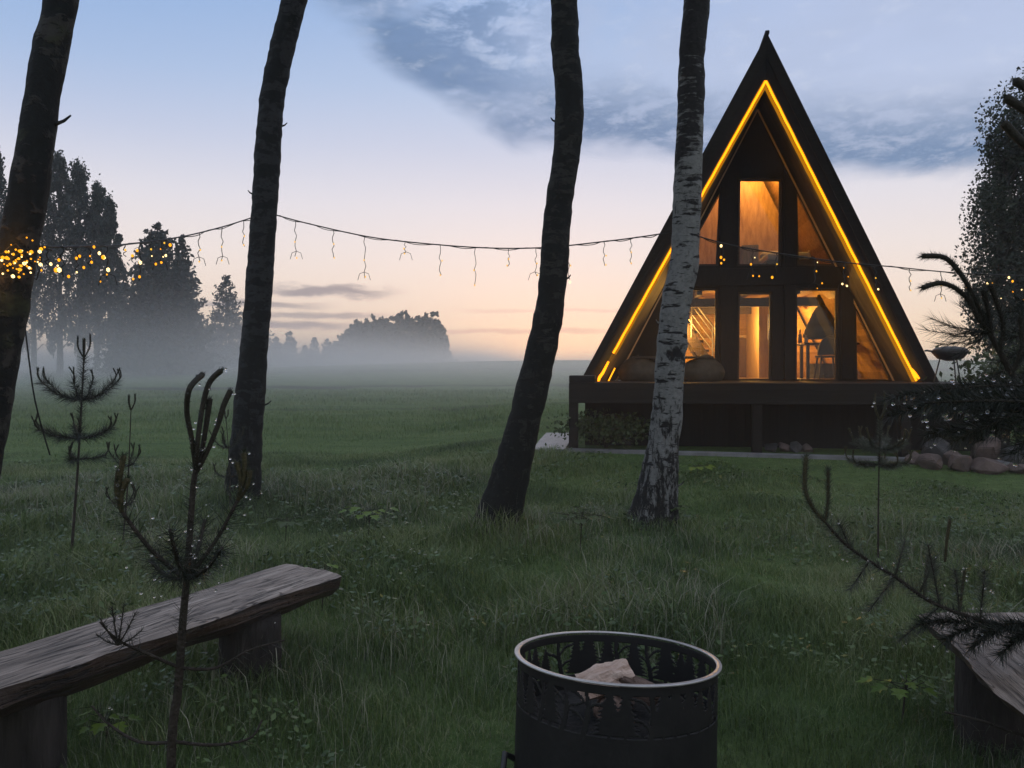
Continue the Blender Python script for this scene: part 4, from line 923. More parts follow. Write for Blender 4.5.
# ------------------------------------------------------------------ stones
def stone(label, x, y, r, sc, mat, group, seed):
    rs = random.Random(seed*97); bm = bmesh.new()
    for _ in range(22):
        v = Vector((rs.gauss(0,1), rs.gauss(0,1), rs.gauss(0,1))).normalized()*rs.uniform(0.82,1.05); bm.verts.new(v)
    r_ = bmesh.ops.convex_hull(bm, input=bm.verts[:]); bmesh.ops.delete(bm, geom=[g for g in r_['geom_interior'] if isinstance(g, bmesh.types.BMVert)], context='VERTS')
    bmesh.ops.bevel(bm, geom=bm.edges[:], offset=0.10, segments=2, affect='EDGES', clamp_overlap=True)
    bmesh.ops.triangulate(bm, faces=bm.faces[:]); bmesh.ops.subdivide_edges(bm, edges=bm.edges[:], cuts=1, use_grid_fill=True)
    for q in bm.verts:
        c = q.co.copy(); f = 1+0.05*noise.noise(c*3+Vector((seed,0,0)))+0.02*noise.noise(c*9); q.co = Vector((c.x*sc[0], c.y*sc[1], c.z*sc[2]))*f*r
    me = bpy.data.meshes.new('stone'); bm.to_mesh(me); bm.free(); me.materials.append(mat)
    o = bpy.data.objects.new('stone', me); o.location = (x, y, H(x,y)+r*sc[2]*0.45); link(o); tag(o, label, 'stone', group); o.rotation_euler = (0,0,seed); return o
gr = 'stones heaped along the terrace end'
for i, (px, py, wpx, Y, lab) in enumerate([
    (912,468,22,11.6,'small reddish stone at the near-left end of the stone heap'),
    (938,463,36,11.9,'dark grey rounded stone on top of the stone heap'),
    (930,476,28,11.3,'pale wedge-shaped stone in front of the dark rounded stone'),
    (952,472,26,11.5,'brownish stone in the middle of the heap, behind the pale ones'),
    (961,478,32,11.2,'low grey stone in the front row of the heap'),
    (990,467,42,11.8,'large reddish brown stone, the biggest of the heap'),
    (986,482,38,11.1,'flat grey stone below the big reddish one'),
    (1016,472,34,11.6,'dark stone right of the biggest reddish stone'),
    (1018,484,30,11.1,'flat stone at the front of the heap by the picture edge')]):
    r = wpx/2/F*Y; stone(lab, (px-CX)/F*Y, Y, r, (1.0,0.85,0.85 if i not in (6,8) else 0.55), M['rock'] if i not in (1,7) else M['rock_dark'], gr, 1.1+i*0.77)
for i, (px, lab) in enumerate([(770,'dark stone under the terrace beside the middle post'), (782,'pale stone under the terrace, second from the middle post'), (795,'low dark stone under the terrace between two pale ones'), (806,'small pale stone under the terrace, farthest from the middle post')]):
    u = U(px,440,-2.7)[0]; q = loc2w(u,-2.72); stone(lab, q.x, q.y, 0.16-0.02*(i % 2), (1,0.8,0.75), M['rock'] if i % 2 else M['rock_dark'], 'stones under the terrace', 5.3+i)

# ------------------------------------------------------------------ benches
def bench(label, corners, mat_top, thick, legs, seed):
    """corners: far-left, far-right, near-right, near-left of the slab top"""
    c = [Vector(q) for q in corners]; org = (c[0]+c[1]+c[2]+c[3])/4; ln = ((c[0]+c[1])/2-(c[2]+c[3])/2); ang = math.atan2(ln.y, ln.x)-math.pi/2
    root = empty('wooden_bench', (org.x, org.y, H(org.x, org.y)), ang); tag(root, label, 'bench', 'slab benches by the fire pit')
    inv = Matrix.Rotation(-ang, 3, 'Z'); lc = [inv@(q-Vector((org.x, org.y, H(org.x, org.y)))) for q in c]
    nu, nl = 14, 60; b = MB()
    for layer in (0, 1):
        for j in range(nl+1):
            t = j/nl; a_ = lc[3].lerp(lc[0], t); d_ = lc[2].lerp(lc[1], t)
            for i in range(nu+1):
                s = i/nu; p = a_.lerp(d_, s); edge = min(s, 1-s); q = p.copy()
                side = (s-0.5)*2; wob = 0.035*noise.noise(Vector((seed+5*(side > 0), p.y*2.2, layer)))+0.012*noise.noise(Vector((seed, p.y*9, side*3)))
                q.x += wob*abs(side)**3*(1 if side > 0 else -1)
                endw = max(0, 1-min(t, 1-t)*nl/2.0); q.y += endw*0.025*noise.noise(Vector((seed+3, p.x*7, layer*0.4)))
                if layer == 0:
                    q.z += 0.006*noise.noise(Vector((p.x*25, p.y*3, seed)))-0.010*max(0, 1-edge*nu/1.2)**2
                else:
                    q.z -= thick*(0.55+0.45*min(1, edge*5))*(1+0.25*noise.noise(Vector((p.x*6, p.y*2.5, seed+8)))); q.x *= 0.93
                b.v.append(tuple(q))
    st_ = (nu+1)*(nl+1)
    for j in range(nl):
        for i in range(nu):
            k = j*(nu+1)+i; b.f.append((k, k+1, k+nu+2, k+nu+1)); k += st_; b.f.append((k+nu+1, k+nu+2, k+1, k))
    for j in range(nl):
        for i in (0, nu):
            k = j*(nu+1)+i; b.f.append((k, k+nu+1, k+nu+1+st_, k+st_))
    for i in range(nu):
        for j in (0, nl):
            k = j*(nu+1)+i; b.f.append((k, k+1, k+1+st_, k+st_))
    seat = b.build('seat', mat_top, root, smooth=False)
    for (t, s, r) in legs:
        p = (lc[3].lerp(lc[0], t)).lerp(lc[2].lerp(lc[1], t), s); bb = MB(); n = 22; rings = []
        for k in range(9):
            z = -0.08+(p.z-thick*0.8+0.08)*k/8
            bb.v += [(p.x+math.cos(2*math.pi*i/n)*r*(1+0.08*noise.noise(Vector((math.cos(2*math.pi*i/n)*2, math.sin(2*math.pi*i/n)*2, z*3+seed)))), p.y+math.sin(2*math.pi*i/n)*r*0.9, z) for i in range(n)]
        for k in range(8):
            for i in range(n): bb.f.append((k*n+i, k*n+(i+1) % n, (k+1)*n+(i+1) % n, (k+1)*n+i))
        bb.f.append(tuple(range(n))); bb.f.append(tuple(8*n+i for i in range(n))); bb.build('leg', M['stump'], root, smooth=True)
    return root
M['stump'] = noisy('stump_bark', (0.012,0.010,0.009), (0.04,0.034,0.03), 5, 0.85, 0.9, stretch=(3,3,0.6), bscale=10)
f1, f2 = P(284,563,4.55), P(343,573,4.30)
n1, n2 = P(0,652,3.14), P(0,691,2.76)
e1, e2 = f1+(n1-f1)*1.45, f2+(n2-f2)*1.45
for q in (f1,f2,e1,e2): q.z = 0.46
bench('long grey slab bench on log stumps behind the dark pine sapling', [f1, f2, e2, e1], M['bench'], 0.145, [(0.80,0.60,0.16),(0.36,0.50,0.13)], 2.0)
r1, r2 = P(918,612,3.62), P(1030,612,3.62)
rn1 = P(1024,712,2.57)
d_ = (rn1-r1); rn = r1+d_*2.1; rn_r = r2+d_*2.1
for q in (r1,r2,rn,rn_r): q.z = 0.46
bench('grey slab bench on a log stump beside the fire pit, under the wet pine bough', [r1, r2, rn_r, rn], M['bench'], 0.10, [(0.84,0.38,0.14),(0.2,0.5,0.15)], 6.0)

# ------------------------------------------------------------------ fire pit
fp = empty('fire_pit', (PIT.x, PIT.y, 0)); tag(fp, 'black steel drum fire pit with a bare metal rim standing in the grass', 'fire pit')
RZ, RR = 0.522, 0.387
def lathe(prof, n=96, closed=False):
    b = MB()
    for r_, z in prof: b.v += [(r_*math.cos(2*math.pi*i/n), r_*math.sin(2*math.pi*i/n), z) for i in range(n)]
    m = len(prof)
    for k in range(m if closed else m-1):
        for i in range(n):
            k2 = (k+1) % m; b.f.append((k*n+i, k*n+(i+1) % n, k2*n+(i+1) % n, k2*n+i))
    return b
def cut_drum():
    """thin steel wall with a forest cut through it: gaps between fir and bare-tree shapes"""
    nu_, nv_ = 700, 120; r_ = 0.373; circ = 2*math.pi*r_; z0_, z1_ = 0.02, RZ-0.012
    uu = (np.arange(nu_)+0.5)/nu_*circ; zz = z0_+(np.arange(nv_)+0.5)/nv_*(z1_-z0_); UU, ZZ = np.meshgrid(uu, zz); solid = (ZZ < 0.345) | (ZZ > RZ-0.04)
    rs = random.Random(3); x = 0.0
    while x < circ:
        hw_ = rs.uniform(0.045, 0.075); base = rs.uniform(0.348, 0.365); top = rs.uniform(RZ-0.06, RZ+0.05); kind = rs.random(); d = (UU-x+circ/2) % circ-circ/2
        t = np.clip((ZZ-base)/(top-base), 0, 1)
        if kind < 0.72:
            saw = (t*rs.randint(9, 13)) % 1.0; wv = hw_*(1-t)*(0.55+0.45*(1-saw))+0.002
            solid |= (np.abs(d) < wv) & (ZZ >= base) & (ZZ <= top); solid |= (np.abs(d) < 0.006) & (ZZ < base+0.02)
        else:
            solid |= np.abs(d+0.012*np.sin(ZZ*22+x)) < 0.0065+0.004*(1-t)
            for q in range(5):
                zb_ = base+0.02+q*0.032; sg = 1 if q % 2 else -1; k_ = (d*sg); solid |= (k_ > 0) & (k_ < 0.075) & (np.abs(ZZ-(zb_+k_*0.75+0.008*np.sin(k_*70))) < 0.0045-0.03*k_+0.002)
        x += rs.uniform(0.045, 0.085)
    grid = [(r_*math.cos(2*math.pi*i/nu_), r_*math.sin(2*math.pi*i/nu_), z0_+(z1_-z0_)*k/nv_) for k in range(nv_+1) for i in range(nu_)]
    b = MB(); b.v = grid; kk, ii = np.nonzero(solid)
    b.f = [(k*nu_+i, k*nu_+(i+1) % nu_, (k+1)*nu_+(i+1) % nu_, (k+1)*nu_+i) for k, i in zip(kk.tolist(), ii.tolist())]
    o = b.build('drum', M['drum'], fp, smooth=True); m_ = o.modifiers.new('wall', 'SOLIDIFY'); m_.thickness = 0.003; m_.offset = -1; return o
cut_drum()
lathe([(0.0,0.03),(0.369,0.03),(0.369,0.02),(0.0,0.02)], 64).build('floor_plate', M['rust'], fp)
rim = lathe([(0.368,RZ-0.006),(0.367,RZ-0.0015),(0.3685,RZ),(0.386,RZ),(0.3875,RZ-0.0015),(0.3875,RZ-0.006)], 160, closed=True).build('rim', M['steel'], fp, smooth=True)
lathe([(0.0,0.33),(0.15,0.32),(0.30,0.30),(0.355,0.295)], 40).build('ash_bed', M['ash'], fp, smooth=True)
MB().tube([(-0.375,-0.02,0.14),(-0.41,-0.06,0.17),(-0.415,-0.10,0.12),(-0.40,-0.13,0.06)], 0.012, 8).build('carry_handle', M['black_metal'], fp)
# the drum stands a little tilted
fp.rotation_euler = (R(-6.0), R(2.2), 0)
def split_log(label, loc, rot, ln, r, mat, seed):
    b = MB(); n = 13; m = 14
    for k in range(m+1):
        x = -ln/2+ln*k/m
        for i in range(n):
            a_ = math.pi*1.15*i/(n-1)-0.2 if i < n-1 else math.pi*1.4
            rr = r*(1+0.42*noise.noise(Vector((x*14, i*0.9, seed)))+0.15*noise.noise(Vector((x*40, i*2.7, seed))))*(1-0.18*(abs(k-m/2)/(m/2))**4)
            b.v.append((x+0.030*noise.noise(Vector((i*1.3, seed, 0)))*(1 if k in (0,m) else 0), rr*math.cos(a_), rr*math.sin(a_)*0.8))
    for k in range(m):
        for i in range(n): b.f.append((k*n+i, k*n+(i+1) % n, (k+1)*n+(i+1) % n, (k+1)*n+i))
    b.f.append(tuple(range(n))); b.f.append(tuple(m*n+i for i in range(n)))
    o = b.build('split_log', mat, None); o.location = loc; o.rotation_euler = rot; return tag(o, label, 'log', 'split logs in the fire pit')
lx, ly = PIT.x, PIT.y
split_log('pale split log lying on top in the fire pit', (lx-0.035,ly-0.03,0.455), (R(12),R(-10),R(25)), 0.20, 0.062, M['splitwood'], 1)
split_log('darker brown split log leaning behind the pale one in the fire pit', (lx+0.08,ly-0.03,0.425), (R(-30),R(20),R(-12)), 0.17, 0.052, M['splitwood_dark'], 2)
split_log('charred log lying under the other two in the fire pit', (lx+0.01,ly+0.0,0.36), (R(8),R(4),R(70)), 0.30, 0.06, M['splitwood_dark'], 3)

# ------------------------------------------------------------------ pines near the camera
def curve3(pts, n=10):
    pts = [Vector(p) for p in pts]; out = []
    for i in range(len(pts)-1):
        p0, p1, p2, p3 = pts[max(i-1,0)], pts[i], pts[i+1], pts[min(i+2, len(pts)-1)]
        for k in range(n):
            t = k/n; out.append(0.5*((2*p1)+(p2-p0)*t+(2*p0-5*p1+4*p2-p3)*t*t+(3*p1-p0-3*p2+p3)*t*t*t))
    return out+[pts[-1]]
def add_droplets(tips, n, r, parent, spread=0.04):
    pts = [p for t_ in tips for p in t_]; b = MB()
    for _ in range(n):
        q = r*random.uniform(0.5,1.25); p = Vector(random.choice(pts)); b.ball((p.x, p.y, p.z-q*0.8), q, 2)
    o = b.build('dewdrops', M['drop'], parent, smooth=True); o['kind'] = 'stuff'; return o
class Pine:
    def __init__(s, label, foot, cat='pine sapling', group='young pines', name='pine_sapling'):
        s.foot = Vector(foot); s.root = empty(name, s.foot); tag(s.root, label, cat, group); s.paths = []
    def rel(s, pts): return [Vector(p)-s.foot for p in pts]
    def stem(s, pts, r0, r1, mat='twig', name='stem'):
        c = curve3(s.rel(pts)); MB().tube(c, [r0+(r1-r0)*i/(len(c)-1) for i in range(len(c))], 8).build(name, M[mat], s.root, smooth=True); return c
    def branch(s, pts, r0=0.006, r1=0.003, per_m=900, L=0.05, w=0.0016, ang=0.9, mat='needle', bare=0.0, wood='twig'):
        c = curve3(s.rel(pts)); b = MB().tube(c, [r0+(r1-r0)*i/(len(c)-1) for i in range(len(c))], 6).build('branch', M[wood], s.root, smooth=True)
        cn = c[int(len(c)*bare):]
        if per_m and len(cn) > 1:
            V_, T_ = needles_on([cn], per_m, L, w, ang); tri_mesh('needles', V_, T_, M[mat], b); s.paths.append(V_[2::3])
        else: s.paths.append([tuple(c[-1])]); return b
    def shoot(s, pts, r=0.006, mat='shoot', fuzz=True, L=0.014, per_m=2200, nm='needle'):
        c = curve3(s.rel(pts)); n = len(c); b = MB().tube(c, [r*(0.8+0.35*i/(n-1)) if i < n-1 else r*0.5 for i in range(n)], 7).build('shoot', M[mat], s.root, smooth=True)
        if fuzz:
            V_, T_ = needles_on([c], per_m*0.8, L*1.15, 0.0014, 0.60); tri_mesh('needles', V_, T_, M[nm], b)
            s.paths.append(V_[2::3])
        else: s.paths.append([tuple(c[-1])])

# dark sapling right before the camera, over the bench
Yn = 1.75
fx = P(172,0,Yn).x; pn = Pine('nearly black pine sapling with four tall curved shoots in front of the long bench', (fx-0.01, Yn, H(fx,Yn)))
pn.stem([pn.foot+Vector((0,0,-0.05)), P(171,768,Yn), P(178,690,Yn), P(183,620,Yn), P(187,575,Yn), P(193,490,Yn), P(196,470,Yn)], 0.012, 0.006, 'twig')
V_, T_ = needles_on([[Vector(q)-pn.foot for q in (P(178,690,Yn), P(183,620,Yn), P(187,575,Yn), P(193,490,Yn), P(196,470,Yn))]], 330, 0.05, 0.0011, 0.9); tri_mesh('needles', V_, T_, M['needle_dark'], pn.root); pn.paths.append(V_[2::3])
for pts in ([(196,472),(192,440),(187,412),(190,388),(203,374)], [(196,472),(198,440),(203,405),(210,382),(222,370)], [(197,472),(203,445),(207,420),(210,398)], [(197,472),(208,450),(218,425),(224,405),(231,390)]):
    pn.shoot([P(x,y,Yn+0.01*i*(1 if x > 200 else -1)) for i, (x,y) in enumerate(pts)], 0.0062, 'shoot_dark', L=0.012, nm='needle_dark')
wh = P(186,580,Yn)
for (tx, ty, dy, shoots) in ((122,512,-0.05,[(119,470),(124,455),(128,478)]), (238,500,0.05,[(237,462),(244,452),(250,470)]), (150,560,0.12,[]), (222,548,-0.12,[]), (205,520,0.2,[]), (170,530,-0.15,[])):
    end = P(tx,ty,Yn+dy); mid = wh.lerp(end,0.55)+Vector((0,0,-0.015))
    pn.branch([wh, mid, end], 0.006, 0.004, 650 if shoots else 1000, 0.065, 0.0009, 1.0, 'needle_dark', bare=0.05)
    for (sx_, sy) in shoots:
        p2 = P(sx_,sy,Yn+dy); pn.shoot([end, end.lerp(p2,0.5)+Vector((0.008 if sx_ > 180 else -0.008,0,0)), p2], 0.0058, 'shoot', L=0.016)
w2 = P(176,742,Yn)
for (pts, dy) in (([(176,742),(140,742),(110,725),(92,706)], 0.05), ([(176,742),(215,745),(250,738),(262,720)], 0.1), ([(180,668),(150,655),(118,640),(100,622)], -0.1), ([(180,668),(215,668),(250,650),(285,640)], 0.08)):
    pn.branch([P(x,y,Yn+dy*i/3) for i,(x,y) in enumerate(pts)], 0.0045, 0.002, 130, 0.05, 0.0012, 1.0, 'needle_dark', wood='twig')
for (x,y) in ((100,618),(112,606),(124,604),(136,612),(96,634),(142,630)):
    pn.branch([P(118,645,Yn-0.07), P((118+x)/2,(645+y)/2+2,Yn-0.07), P(x,y,Yn-0.07)], 0.002, 0.001, 500, 0.018, 0.001, 0.7, 'needle_dark')
add_droplets(pn.paths, 170, 0.0028, pn.root, 0.045)

def small_pine(label, px, py_top, py_base, Y, tiers, npm=1100, L=0.07, w=0.002, mat='needle', candles=4, stem_r=0.014, lean=0, cl=0.16, needle_lead=0.0):
    foot = P(px+lean, py_base, Y); foot.z = H(foot.x, foot.y); top = P(px, py_top, Y); p = Pine(label, foot)
    st_top = top-Vector((0,0,cl)); axis = [foot+Vector((0,0,-0.03)), foot.lerp(st_top,0.5)+Vector((random.uniform(-.02,.02),0,0)), st_top]
    p.stem(axis, stem_r, stem_r*0.45)
    for k in range(candles):
        a_ = 2*math.pi*k/candles+0.4; q = top+Vector((math.cos(a_)*cl*0.22, math.sin(a_)*cl*0.22, -random.uniform(0.0,0.35)*cl if k else 0))
        p.shoot([st_top, st_top.lerp(q,0.5)+Vector((math.cos(a_)*cl*0.10, math.sin(a_)*cl*0.10, 0)), q], 0.006, 'shoot_dark' if mat == 'needle_dark' else 'shoot', L=0.018, per_m=1600)
    if needle_lead:
        V_, T_ = needles_on([[q-foot for q in (foot.lerp(st_top,1-needle_lead), st_top)]], npm*0.8, L*0.8, w, 0.9); tri_mesh('needles', V_, T_, M[mat], p.root)
    for (t, ln, rise, n) in tiers:
        c = foot.lerp(st_top, t)
        for k in range(n):
            a_ = 2*math.pi*(k+random.uniform(-.15,.15))/n+t*5; d = Vector((math.cos(a_), math.sin(a_), 0)); l_ = ln*random.uniform(0.8,1.15)
            e_ = c+d*l_+Vector((0,0,l_*rise)); p.branch([c, c+d*l_*0.55+Vector((0,0,l_*rise*0.30)), e_], 0.005, 0.003, npm, L, w, 0.85, mat, bare=0.12)
            for j in range(2):
                p.shoot([e_, e_+d*0.025+Vector((random.uniform(-.01,.01),0,0.05)), e_+d*0.03+Vector((random.uniform(-.03,.03),0,0.11))], 0.0045, 'shoot_dark' if mat == 'needle_dark' else 'shoot', L=0.016, per_m=1200)
    return p
small_pine('tall thin pine sapling with two dark whorls, near the mossy birch', 84, 334, 565, 6.3, [(0.80,0.26,0.55,6),(0.62,0.28,0.30,6),(0.52,0.20,0.1,3)], 620, 0.105, 0.0020, 'needle_dark', 4, 0.013, -14, 0.20, needle_lead=0.35)
small_pine('short spindly pine sapling with a few sparse needles, right of the tall thin one', 131, 394, 505, 6.6, [(0.62,0.12,0.8,4),(0.35,0.10,0.6,3)], 450, 0.065, 0.0018, 'needle_dark', 3, 0.008, -10, 0.14)
sp = small_pine('pale grey-green pine sapling on a bare stem, before the cabin terrace', 880, 392, 565, 6.4, [(0.80,0.24,0.35,6),(0.70,0.22,0.1,5)], 1500, 0.060, 0.0024, 'needle_pale', 4, 0.009, -2, 0.24, needle_lead=0.3)
add_droplets(sp.paths, 60, 0.005, sp.root, 0.05)
small_pine('small pine seedling at the foot of the nearly black birch', 226, 410, 490, 8.4, [(0.7,0.14,0.7,5),(0.4,0.14,0.4,4)], 500, 0.05, 0.003, 'needle_dark', 3, 0.008, 4, 0.1)

# big pine just right of the view: boughs reach in
Yp = 2.9
tx = 3.35; pine = Pine('dark wet pine whose boughs and raised shoots reach in from the right edge', (tx, Yp+0.1, H(tx,Yp)), 'pine tree', None, 'pine_tree')
pine.stem([(tx,Yp+.1,-0.1), (tx+0.02,Yp+.1,1.2), (tx,Yp+.12,2.4), (tx-0.03,Yp+.1,3.4)], 0.065, 0.02, 'twig', 'trunk')
def PP(l, Y0=Yp, dy=0.0): return [P(x,y,Y0+dy*i) for i,(x,y) in enumerate(l)]
# rising bough with bowed shoots
pine.branch([Vector((tx,Yp+.1,1.25))]+PP([(1090,455),(1045,408),(1022,390),(1000,352),(988,330)]), 0.02, 0.010, 90, 0.06, 0.0018, 1.0, 'needle_dark', bare=0.3, wood='shoot_dark')
for l in ([(988,330),(975,300),(962,276),(945,258),(922,256)], [(988,330),(972,305),(958,290),(940,283),(922,288)], [(990,332),(978,318),(968,296)], [(992,335),(988,310),(983,290)], [(1000,352),(1003,325),(996,300),(990,285)], [(1012,375),(1022,345),(1020,315)]):
    pine.shoot(PP(l, Yp-0.05, -0.015), 0.0085, 'shoot_dark', L=0.028, per_m=2600, nm='needle_dark')
for (x,y) in ((945,325),(930,318),(925,330),(940,345),(955,355),(960,305),(1005,312),(965,345),(948,335)):
    pine.branch(PP([(988,332),((988+x)/2,(332+y)/2+3),(x,y)], Yp, 0.02), 0.0022, 0.0012, 320, 0.07, 0.0012, 0.6, 'needle_dark', wood='shoot_dark')
# tips in the upper corner
for l in ([(1075,150),(1040,120),(1022,108),(1005,97)], [(1080,110),(1040,95),(1014,80)], [(1075,185),(1040,158),(1020,140),(1003,122)]):
    pine.shoot([Vector((tx,Yp+.1,2.35))]+PP(l, Yp), 0.015, 'shoot_dark', L=0.022, per_m=2200, nm='needle_dark')
# the dark dewy mass of needles
masses = []
for i in range(26):
    ex, ey = random.uniform(905,1040), random.uniform(386,456)
    if ex < 945: ey = random.uniform(388,416)
    sx_, sy = 1130, 400+random.uniform(-20,30); mx_, my = (ex+sx_)/2, (ey+sy)/2-12
    Yb = Yp+random.uniform(-0.35,0.35)
    pine.branch([Vector((tx,Yp+.1,1.2+random.uniform(-.2,.2))), P(sx_,sy,Yb), P(mx_,my,Yb), P(ex,ey,Yb)], 0.010, 0.004, 620, 0.08, 0.0016, 0.9, 'needle_dark', bare=0.45, wood='shoot_dark')
mass_paths = pine.paths[-26:]
for l in ([(1000,415),(950,405),(918,408),(890,416)], [(990,400),(945,393),(910,394),(884,400)], [(985,440),(950,430),(925,436)]):
    pine.branch(PP(l, Yp-0.1), 0.004, 0.002, 700, 0.06, 0.002, 0.9, 'needle_dark', wood='shoot_dark'); mass_paths.append(pine.paths[-1])
add_droplets(mass_paths, 200, 0.0062, pine.root, 0.05)
# mid-height dense bough standing against the far birch
for i in range(14):
    ex, ey = random.uniform(985,1040), random.uniform(290,385); Yb = Yp+random.uniform(0.0,0.5)
    pine.branch([Vector((tx,Yp+.1,1.7)), P(1110,330,Yb), P((ex+1110)/2,(ey+330)/2-8,Yb), P(ex,ey,Yb)], 0.008, 0.003, 600, 0.07, 0.002, 0.9, 'needle_dark', bare=0.5, wood='shoot_dark')
# low bough over the bench, its end bent up into pale shoots
Yl = 3.0
pine.branch([Vector((tx,Yp+.1,0.55)), P(1120,640,Yl), P(1020,630,Yl), P(940,606,Yl), P(895,577,Yl), P(850,548,Yl), P(825,522,Yl)], 0.011, 0.005, 900, 0.065, 0.0013, 1.0, 'needle_pale', bare=0.25)
pine.shoot([P(825,522,Yl), P(813,508,Yl), P(805,488,Yl), P(806,456,Yl)], 0.0075, 'shoot', L=0.03, per_m=2600, nm='needle_pale')
pine.shoot([P(825,522,Yl), P(828,500,Yl), P(828,470,Yl)], 0.0055, 'shoot', L=0.028, per_m=2400, nm='needle_pale')
low = [pine.paths[-3]]
for (x0,y0,x1,y1) in ((850,548,838,520),(870,560,850,590),(895,577,905,540),(895,577,868,612),(940,606,928,545),(940,606,900,640),(980,620,985,570),(920,592,935,560),(960,615,955,570)):
    pine.branch([P(x0,y0,Yl), P((x0+x1)/2,(y0+y1)/2,Yl+.02), P(x1,y1,Yl+random.uniform(-.1,.1))], 0.004, 0.002, 1000, 0.06, 0.0012, 0.9, 'needle_pale'); low.append(pine.paths[-1])
for (x1,y1) in ((920,625),(945,640),(970,648),(1000,655),(1035,660),(985,632),(1015,640),(1040,640)):
    pine.branch([P(min(1060,x1+50),622,Yl), P(x1+20,(622+y1)/2-2,Yl-.05), P(x1,y1,Yl-.08)], 0.004, 0.002, 900, 0.07, 0.0022, 0.8, 'needle_dark', wood='shoot_dark'); low.append(pine.paths[-1])
pine.branch([Vector((tx,Yp+.1,0.35)), P(1110,760,2.7), P(1024,736,2.7), P(985,722,2.7), P(945,712,2.7)], 0.009, 0.004, 60, 0.05, 0.0016, 1.0, 'needle')
add_droplets(low, 120, 0.0038, pine.root, 0.06)
up = [(924,555),(945,520),(960,570)]
for (x,y) in up:
    pine.shoot([P(x,y+42,Yl+.1), P(x+2,y+20,Yl+.1), P(x+5,y,Yl+.1)], 0.006, 'shoot', L=0.014)

# ------------------------------------------------------------------ broad-leaved seedlings, shrubs
def lobed_leaf(b, c, d, nrm, s):
    """five-lobed leaf blade"""
    d = d.normalized(); x = d.cross(nrm).normalized(); nrm = x.cross(d)
    out = [(0,0),(0.35,0.05),(0.55,0.28),(0.30,0.38),(0.50,0.72),(0.22,0.66),(0,1.05),(-0.22,0.66),(-0.50,0.72),(-0.30,0.38),(-0.55,0.28),(-0.35,0.05)]
    k = len(b.v); b.v.append(tuple(c+d*s*0.4-nrm*s*0.05)); b.v += [tuple(c+x*p*s+d*q*s+nrm*(0.10*abs(p)*s)) for p, q in out]
    n = len(out); b.f += [(k, k+1+i, k+1+(i+1) % n) for i in range(n)]
def seedling(label, px, py_base, Y, h, n, s, mat='weed', spread=0.18):
    f = P(px, py_base, Y); f.z = H(f.x, f.y); root = empty('leafy_seedling', f); tag(root, label, 'seedling', 'leafy seedlings in the grass')
    b = MB(); lf = MB(); top = Vector((0.02,0,h)); b.tube([(0,0,-0.02),(0.01,0,h*0.5),top], [0.005,0.004,0.003], 6)
    for i in range(n):
        a_ = i*2.4; r_ = spread*math.sqrt((i+0.5)/n); st_ = Vector((0.01,0,h*(0.55+0.45*i/n))); e_ = Vector((math.cos(a_)*r_, math.sin(a_)*r_*0.8, h*(0.80+0.25*random.random())))
        b.tube([st_, e_], [0.002,0.0015], 4); d = Vector((math.cos(a_), math.sin(a_), -0.35)); lobed_leaf(lf, e_, d, Vector((0,0,1)), s*random.uniform(0.7,1.2))
    b.build('stem', M['twig'], root); lf.build('leaves', M[mat], root)
seedling('bright yellow-green lobed seedling in the grass between two dark birches', 368, 535, 7.2, 0.36, 16, 0.10, 'weed', 0.24)
seedling('dim low leafy seedling beside the foot of the slim dark birch', 285, 540, 7.2, 0.26, 12, 0.09, 'weed_dark', 0.24)
seedling('small bright seedling peeping up at the far end of the left bench', 322, 600, 5.0, 0.30, 8, 0.06, 'weed', 0.12)
seedling('yellow-green seedling under the end of the right bench', 902, 700, 3.5, 0.20, 12, 0.07, 'weed', 0.14)
seedling('dark low weed at the foot of the white birch', 676, 520, 7.7, 0.24, 12, 0.07, 'weed_dark', 0.10)
seedling('flat pale leafy weed in the mown grass right of the white birch', 697, 480, 11.0, 0.14, 12, 0.10, 'weed', 0.25)
seedling('grey-green bushy weed behind the fire pit', 580, 560, 6.6, 0.34, 22, 0.07, 'weed_dark', 0.25)
seedling('bright weed at the near side of the left bench', 105, 712, 3.3, 0.12, 10, 0.06, 'weed', 0.10)
def shrub(name, label, x, y, rx, ry, h, n, s, mat, stems=7):
    z = H(x,y); root = empty(name, (x,y,z)); tag(root, label, 'shrub'); b = MB(); cc = []
    for i in range(stems):
        a_ = 2.4*i; e_ = Vector((math.cos(a_)*rx*0.6*random.random(), math.sin(a_)*ry*0.6, h*random.uniform(0.6,1.0))); b.tube([(0,0,-0.03), e_*0.5+Vector((0,0,0.1)), e_], [0.02,0.012,0.004], 5)
        cc.append(np.array(e_)+rng.normal(size=(n//stems,3))*np.array([rx*0.35, ry*0.35, h*0.22]))
    cc = np.concatenate(cc); cc = cc[cc[:,2] > 0.02]; V_, T_ = cards(cc, s); b.build('stem', M['twig'], root); tri_mesh('foliage', V_, T_, M[mat], root)
q = loc2w(U(606,438,-2.7)[0], -2.7); shrub('shrub', 'low straggly shrub growing under the left end of the terrace', q.x, q.y, 0.9, 0.35, 0.42, 2600, 0.045, 'weed_dark', 12)
q = P(1032,452,13.0); shrub('shrub', 'pale green rounded bush behind the stones beyond the terrace end', q.x, q.y, 1.1, 0.9, 1.3, 5000, 0.07, 'weed_dark', 10)

